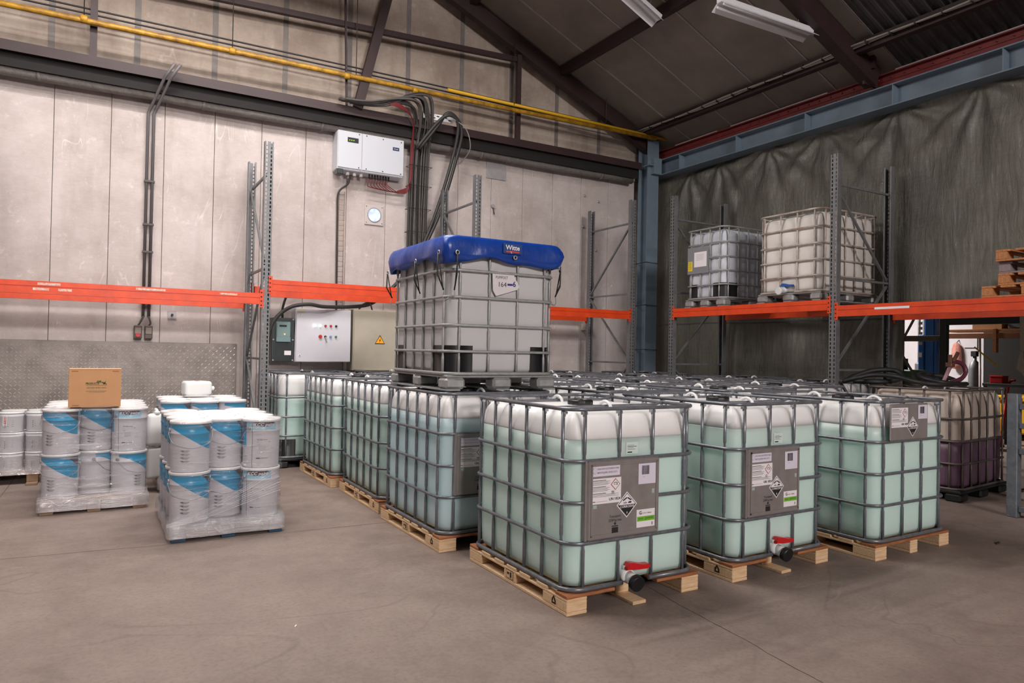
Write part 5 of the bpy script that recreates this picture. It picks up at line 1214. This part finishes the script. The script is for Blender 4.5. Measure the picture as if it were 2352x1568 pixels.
# fourth pallet at the far left
euro_pallet('wooden pallet under the stepped bucket stack at the left edge', -3.22, 6.1, 0, MATS['dirty_pallet_wood'], d=1.0)
for lay in range(3):
    for q in range(3):
        for r in range(2):
            if lay == 2 and q == 0: continue
            if lay == 0 and r == 1: continue
            lab = 'small white bucket at the left edge, %s layer, %s row, %s' % (('lower', 'middle', 'top')[lay], ('front', 'back')[r], colw[q])
            o = thing('small_bucket', lab, 'bucket', (-3.07-.0+(q-1)*.235, 5.72+r*.26, .124+lay*.205 if lay < 2 else .124+.41+.005), 0, 'small buckets on the far left pallet')
            link('bucket_body', cached('sb_body', lambda: MB().lathe([(.104, 0), (.108, .008), (.111, .16), (.114, .165), (.111, .17), (.113, .196)], 28).fix('bucket_body', M_BUCKW)), o)
            link('lid', cached('sb_lid', lambda: MB().lathe([(.116, .19), (.116, .2), (.11, .204), (.0, .202)], 28, captop=False).fix('lid', M_WHITEPL)), o)
            def pr_():
                F = Flat(lambda a, b, t: ((.1115+t)*sin(a), -(.1115+t)*cos(a), b))
                for k in range(4): F.rect(-.3, .12-.02*k, .25, .123-.02*k, M_GREY, 1); F.rect(-.45, .11-.02*k, -.36, .12-.02*k, M_GREY, 1)
                return F.mesh('label_print')
            link('label_print', cached('sb_print', pr_), o)
            if lay == 2 and q == 1 and r == 0:
                F = Flat(lambda a, b, t: ((.1118+t)*sin(a), -(.1118+t)*cos(a), b)); F.rect(-.62, .07, -.25, .17, M_PAPER, 2)
                for u in (-.52, -.38): F.rect(u, .085, u+.05, .16, mat('red_print', (170, 60, 60), .6), 3)
                link('red_arrow_label', F.mesh('red_arrow_label'), o)
film('clear film over the stepped stack of small buckets at the left edge', -3.07, 5.86, 0, .74, .52, [(.1, .01, .03, .004), (.122, .01, .05, .004), (.3, -.004, .11, .004), (.5, .004, .11, .003), (.54, .0, .11, .004)], .56, seed=12, lid_in=.12)
# carton
cbn = thing('cardboard_box', 'brown cardboard carton with green print standing on the wrapped buckets', 'box', (-2.315, 4.10, .912), radians(0))
link('carton_body', MB().cbox(-.2, .2, -.13, .13, 0, .33, .004).fix('carton_body', M_CARD), cbn)
link('top_flap', MB().cbox(-.2, .2, -.131, -.004, .33, .334, .001).fix('top_flap', M_CARD), cbn); link('top_flap', MB().cbox(-.2, .2, .0, .131, .33, .334, .001).fix('top_flap', M_CARD), cbn)
link('tape', MB().box(-.2, .2, -.03, .03, .334, .3348).fix('tape', mat('clear_tape', (224, 196, 166), .2)), cbn)
F = Flat(lambda a, b, t: (a, -.1305-t, b))
F.text('AIR', .01, .222, .024, M_CARDINK, 1, bold=.0012); F.text('PRODUCTS', -.072, .205, .024, M_CARDINK, 1, bold=.001, sx=.82)
F.poly([(.055, .198), (.09, .198), (.085, .206), (.06, .206)], M_CARDINK, 1); F.poly([(.062, .206), (.082, .232), (.076, .206)], M_CARDINK, 1); F.poly([(.045, .215), (.055, .222), (.075, .21), (.07, .205)], M_CARDINK, 1)
F.rect(-.07, .188, .09, .190, M_CARDINK, 1); F.text('GENUINE SPARE PARTS', .01, .168, .0165, M_CARDINK, 1, 'CENTER', sx=.88)
F.rect(-.07, .138, .085, .1405, M_CARDINK, 1); F.rect(-.05, .127, .07, .1285, M_CARDINK, 1)
link('carton_print', F.mesh('carton_print'), cbn)
F = Flat(lambda a, b, t: (a, -.1305-t, b))
for a in (-.19, .12): F.rect(a+.01, .31, a+.06, .318, mat('carton_tick', (160, 112, 78), .8), 1)
F.rect(-.17, .012, -.12, .02, MATS['carton_tick'], 1)
link('staple_marks', F.mesh('staple_marks'), cbn)['kind'] = 'stuff'

# ================================================================== HOSES ON THE PURPLE TANK
hs = thing('hose', 'coiled black rubber hose lying on top of the tank with purple liquid', 'hose', (0, 0, 1.165))
link('hose_run', MB().tube(spline([(5.33, 2.0, .02), (5.36, 1.85, .07), (5.5, 1.75, .11), (5.62, 1.55, .1), (5.6, 1.3, .05), (5.68, 1.15, .03), (5.9, 1.08, .03), (6.12, 1.12, .05), (6.18, 1.28, .1), (6.0, 1.42, .13), (5.8, 1.38, .12), (5.72, 1.24, .08), (5.8, 1.1, .05), (6.05, 1.05, .03), (6.3, 1.12, .03), (6.45, 1.3, .02)], 6), .026, 8).fix('hose_run', M_RUBBER), hs)
hs2 = thing('hose', 'loop of thick black hose standing up beside the rear rack post', 'hose', (0, 0, 1.165))
link('hose_run', MB().tube(spline([(5.45, 2.05, .03), (5.6, 2.0, .1), (5.8, 1.9, .16), (5.95, 1.75, .16), (5.9, 1.62, .09), (5.7, 1.66, .04), (5.52, 1.75, .03), (5.45, 1.95, .03)], 6), .03, 8).fix('hose_run', M_RUBBER), hs2)
hs3 = thing('hose', 'purple-red hose loop with a suction lance on the tank with purple liquid', 'hose', (0, 0, 1.165))
link('hose_run', MB().tube(spline([(5.83, 1.1, .03), (6.0, 1.12, .05), (6.15, 1.1, .09), (6.24, 1.1, .17), (6.22, 1.12, .25), (6.12, 1.14, .28), (6.02, 1.14, .26)], 6), .026, 8).fix('hose_run', M_MAGENTA), hs3)
link('lance', MB().tube([(5.82, 1.12, .05), (5.98, 1.14, .2), (6.08, 1.15, .29)], .02, 8).fix('lance', mat('pinkish_pipe', (160, 120, 128), .4)), hs3)
link('fitting', MB().cyl((6.02, 1.145, .235), (.55, 0, .6), .024, .2, 10).cbox(5.97, 6.05, 1.11, 1.18, .22, .27, .008).cbox(5.985, 6.01, 1.12, 1.16, .26, .36, .005).fix('fitting', mat('rusty_brass', (122, 84, 66), .5, .3)), hs3)

# ================================================================== WORKSHOP SEEN BELOW THE SHEET
struct('wall_workshop', MB().box(13.6, 13.75, -2, 9, 0, 4.5).fix('wall_workshop', M_WHITEWALL))
struct('ceiling', MB().box(7.2, 13.7, -2, 9, 4.4, 4.5).fix('ceiling', M_ROOF))
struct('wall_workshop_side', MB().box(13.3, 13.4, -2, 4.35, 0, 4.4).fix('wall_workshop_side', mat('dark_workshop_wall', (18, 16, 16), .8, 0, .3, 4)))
lf = thing('lift_column', 'tall bright blue lift column in the workshop beyond the sheet', 'lift', (10.5, 3.87, 0))
link('column', MB().cbox(-.12, .12, -.12, .03, 0, 3.4, .01).fix('column', M_LIFT), lf); link('carriage', MB().cbox(-.16, .1, .03, .12, .0, 1.9, .01).fix('carriage', M_LIFT), lf); link('side_rail', MB().cbox(-.1, .1, -.16, -.12, 0, 3.4, .008).fix('side_rail', M_LIFT), lf)
for k in range(7): link('scale_mark', MB().box(-.165, -.16, .045, .11, 1.72+.09*k, 1.77+.09*k).fix('scale_mark', M_ALU), lf)
link('label_plate', MB().box(-.168, -.16, .05, .11, 1.5, 1.58).fix('label_plate', M_PAPER), lf)
ws = thing('workshop_shelf', 'dark steel shelf frame in the workshop under the hanging sheet', 'shelf', (9, 0, 0))
for yy in (3.52, 2.82): link('post', cached('wsp', lambda: MB().cbox(-.05, .05, -.05, .05, 0, 2.6, .006).fix('post', M_WSTEEL)), ws, (0, yy, 0))
link('beam', MB().cbox(-.03, .03, 2.87, 3.47, 1.75, 1.84, .005).fix('beam', mat('grey_brown_steel', (92, 86, 80), .6)), ws)
for z0, z1 in ((1.68, 2.2), (1.6, 1.12)): link('brace', MB().tube([(-.04, 3.5, z0), (-.04, 3.22 if z1 > 2 else 3.2, z1)], .02, 4, smooth=False).fix('brace', MATS['grey_brown_steel']), ws)
link('top_beam', MB().cbox(-.05, .05, .2, 2.77, 2.0, 2.12, .005).fix('top_beam', M_WSTEEL), ws)
gm = thing('machine', 'green painted machine housing in the workshop behind the rack', 'machine', (9.3, 3.54, 0))
link('housing', MB().cbox(-.2, .2, -.19, .2, .0, 1.29, .02).fix('housing', M_GREENM), gm); link('motor', MB().cyl((0, .12, 1.29), (0, 0, 1), .09, .18, 16).fix('motor', M_BLKPL), gm)
lt = thing('hoist', 'grey chain hoist gear on the white workshop wall', 'hoist', (11.8, 4.7, 0))
for dy in (-.12, 0, .1): link('pipe', MB().tube([(0, dy, 0), (0, dy+.02, 4.4)], .025, 8).fix('pipe', M_RACK), lt)
link('gear_box', MB().cbox(-.1, .1, -.2, .15, 1.1, 1.4, .03).cyl((-.1, -.05, 1.3), (-1, 0, 0), .1, .05, 14).fix('gear_box', mat('oily_grey', (96, 92, 96), .5)), lt)
sh2 = thing('wooden_shelf', 'brown timber shelf loaded with boards and a box in the workshop', 'shelf', (11, 0, 0))
link('shelf_board', MB().cbox(-.25, .3, 2.3, 3.8, 1.96, 2.0, .004).fix('shelf_board', OLDW), sh2); link('shelf_edge', MB().cbox(-.27, -.24, 2.3, 3.8, 1.84, 1.93, .004).fix('shelf_edge', M_WOODB), sh2)
link('bracket', MB().box(-.28, -.2, 2.9, 2.95, 1.6, 2.0).fix('bracket', OLDW), sh2)
bx_ = thing('open_carton', 'open brown carton lying on the workshop shelf', 'box', (10.95, 3.1, 2.0)); link('carton_body', MB().cbox(-.15, .15, -.25, .22, 0, .12, .005).fix('carton_body', M_CARD), bx_); link('flap', MB().box(-.2, .1, -.33, -.25, .09, .1).fix('flap', M_CARD), bx_)
gx = thing('storage_tub', 'grey plastic tub on the workshop shelf beside the carton', 'tub', (10.95, 2.62, 2.0)); link('tub_body', MB().cbox(-.15, .15, -.2, .15, 0, .18, .02).fix('tub_body', mat('blue_grey_tub', (112, 120, 128), .5)), gx); link('tub_rim', MB().cbox(-.17, .17, -.22, .17, .16, .19, .01).fix('tub_rim', mat('pale_rim', (180, 184, 190), .5)), gx)
yb2 = thing('yellow_strip', 'thin yellow strip leaning across the workshop', 'strip', (10, 2.71, 1.53)); link('strip', MB().tube([(0, .17, .15), (0, -.17, -.15)], .013, 4, smooth=False).fix('strip', mat('yellow_tape', (232, 190, 30), .5)), yb2); link('strip_end', MB().box(-.01, .01, -.185, -.16, -.17, -.13).fix('strip_end', MATS['yellow_tape']), yb2)
wpo = thing('white_pole', 'thin white pole standing in the workshop by the tools', 'pole', (11, 3.27, 0)); link('pole', MB().tube([(0, 0, 0), (0, .02, 1.9)], .018, 8).fix('pole', M_WHITEPL), wpo); link('pole_foot', MB().cyl((0, 0, 0), (0, 0, 1), .06, .02, 12).fix('pole_foot', M_RACK), wpo)
tb_ = thing('gas_bottle', 'grey cylinder rack with tools beside the white pole', 'cylinder', (11.3, 3.52, 0)); link('cylinder', MB().lathe([(.09, 0), (.1, .03), (.1, 1.3), (.07, 1.42), (.03, 1.46), (.03, 1.55)], 18).fix('cylinder', M_RACK), tb_); link('valve', MB().cbox(-.05, .05, -.05, .05, 1.53, 1.63, .01).fix('valve', M_CABLED), tb_)
wt = thing('wall_tool', 'black angle bracket hanging on the white workshop wall', 'bracket', (13.6, 4.72, 1.75)); 
link('upright', MB().box(-.012, 0, -.12, -.1, -.02, .25).fix('upright', M_CABLED), wt); link('arm', MB().box(-.012, 0, -.12, .14, -.04, -.02).fix('arm', M_CABLED), wt)
pc = thing('cloth', 'pink cloth bundle hanging on the white workshop wall', 'cloth', (13.5, 4.98, 1.33))
link('cloth_body', MB().lathe([(.02, .5), (.06, .46), (.08, .36), (.09, .2), (.1, .05), (.08, -.05), (.0, -.06)], 16, wob=lambda k, r, z: 1+.15*sin(k*2.4)).fix('cloth_body', M_PINK), pc); link('cloth_hook', MB().tube([(0, 0, .5), (.1, 0, .56)], .008, 5).fix('cloth_hook', M_CABLED), pc)
bgc = thing('cloth_strap', 'beige cloth strap and rag hanging from the rack beam at the right edge', 'cloth', (8.92, 1.72, 0))
link('strap', MB().prism([(-.05, 2.1), (.03, 2.1), (.02, 1.62), (-.04, 1.6)], lambda a, b, t: (t, a, b), .012).fix('strap', M_CLOTH), bgc); link('rag', MB().prism([(.0, 1.62), (.03, 1.6), (.075, 1.35), (.01, 1.3), (-.03, 1.24), (-.02, 1.45)], lambda a, b, t: (.015+t, a, b), .012).fix('rag', M_CLOTH), bgc)
rbx = thing('red_box', 'red tool box in the dark part of the workshop', 'tool box', (11, 2.98, 1.08)); link('box_body', MB().cbox(-.1, .1, -.1, .1, 0, .1, .01).fix('box_body', M_REDPL), rbx); link('box_lid', MB().cbox(-.105, .105, -.105, .105, .1, .13, .008).fix('box_lid', M_REDPL), rbx)
bn = thing('workbench', 'dark bench carrying the red tool box in the workshop', 'bench', (11.2, 2.9, 0)); link('bench_top', MB().cbox(-.4, .4, -.5, .25, 1.03, 1.08, .005).fix('bench_top', M_WSTEEL), bn)
for a in (-.37, .33):
    for b in (-.47, .2): link('leg', MB().box(a, a+.04, b, b+.04, 0, 1.03).fix('leg', M_WSTEEL), bn)
rh = thing('red_lever', 'slanted red lever handle standing behind the yellow bin', 'lever', (11, 2.83, 0)); link('lever_tube', MB().tube(spline([(0, .12, 0), (0, .04, .7), (0, -.0, 1.05), (0, -.04, 1.13), (0, -.1, 1.14)], 5), .02, 8).fix('lever_tube', M_REDPL), rh); link('lever_foot', MB().cyl((0, .12, 0), (0, 0, 1), .06, .03, 12).fix('lever_foot', M_WSTEEL), rh)
yb = thing('yellow_bin', 'bright yellow wheeled bin standing in the workshop behind the purple tank', 'bin', (12.6, 3.33, 0))
link('bin_body', MB().cbox(-.3, .5, -.7, .27, .12, .72, .03).fix('bin_body', M_YELLOW), yb); link('bin_rim', MB().cbox(-.34, .54, -.74, .31, .72, .82, .015).fix('bin_rim', M_YELLOW), yb)
for k in range(10): link('rim_slot', cached('rsl', lambda: MB().box(-.342, -.338, -.03, .03, .74, .78).fix('rim_slot', M_DARKHOLE)), yb, (0, .24-.09*k, 0))
for a in (-.25, .42):
    for b in (-.6, .18): link('wheel', cached('whl', lambda: MB().cyl((0, -.02, .06), (0, 1, 0), .06, .04, 16).fix('wheel', M_BLKPL)), yb, (a, b, 0))
fl = tag(link('floor_cable', MB().tube(spline([(6.5, .72, .02), (7.0, .75, .012), (8.5, .6, .012), (10, .4, .012)], 5), .012, 6).fix('floor_cable', M_RUBBER)), 'thin black cable lying on the floor right of the purple tank', 'cable')
lamp_fixture('unseen lamp added to light the workshop beyond the plastic sheet', (10.4, 6.2, 4.35-.4), (0, 0, pi/2), 1.56, 420)  # added lamp, hidden above the sheet edge, brightens the workshop
# scraps on the floor
for i, (x, y, a, l, lab) in enumerate([(-1.75, -1.15, .6, .05, 'dark scrap of bark on the floor at the bottom edge'), (-.9, -.95, .2, .05, 'small dark chip on the floor below the nearest tank'), (-1.35, .55, 1., .014, 'tiny pale chip on the floor left of the nearest tank'), (4.0, -.3, .3, .05, 'dark splinter on the floor right of the front row'), (3.3, .9, .9, .0, '')]):
    if not l: continue
    o = tag(link('floor_scrap', MB().prism([(-l, 0), (-l*.3, l*.3), (l, l*.1), (l*.6, -l*.2), (-l*.2, -l*.25)], lambda p, q, t: (p, q, t), .006).fix('floor_scrap', mat('dark_bark', (58, 46, 40), .9) if i != 2 else M_PAPER), None, (x, y, .0005), a), lab, 'debris')
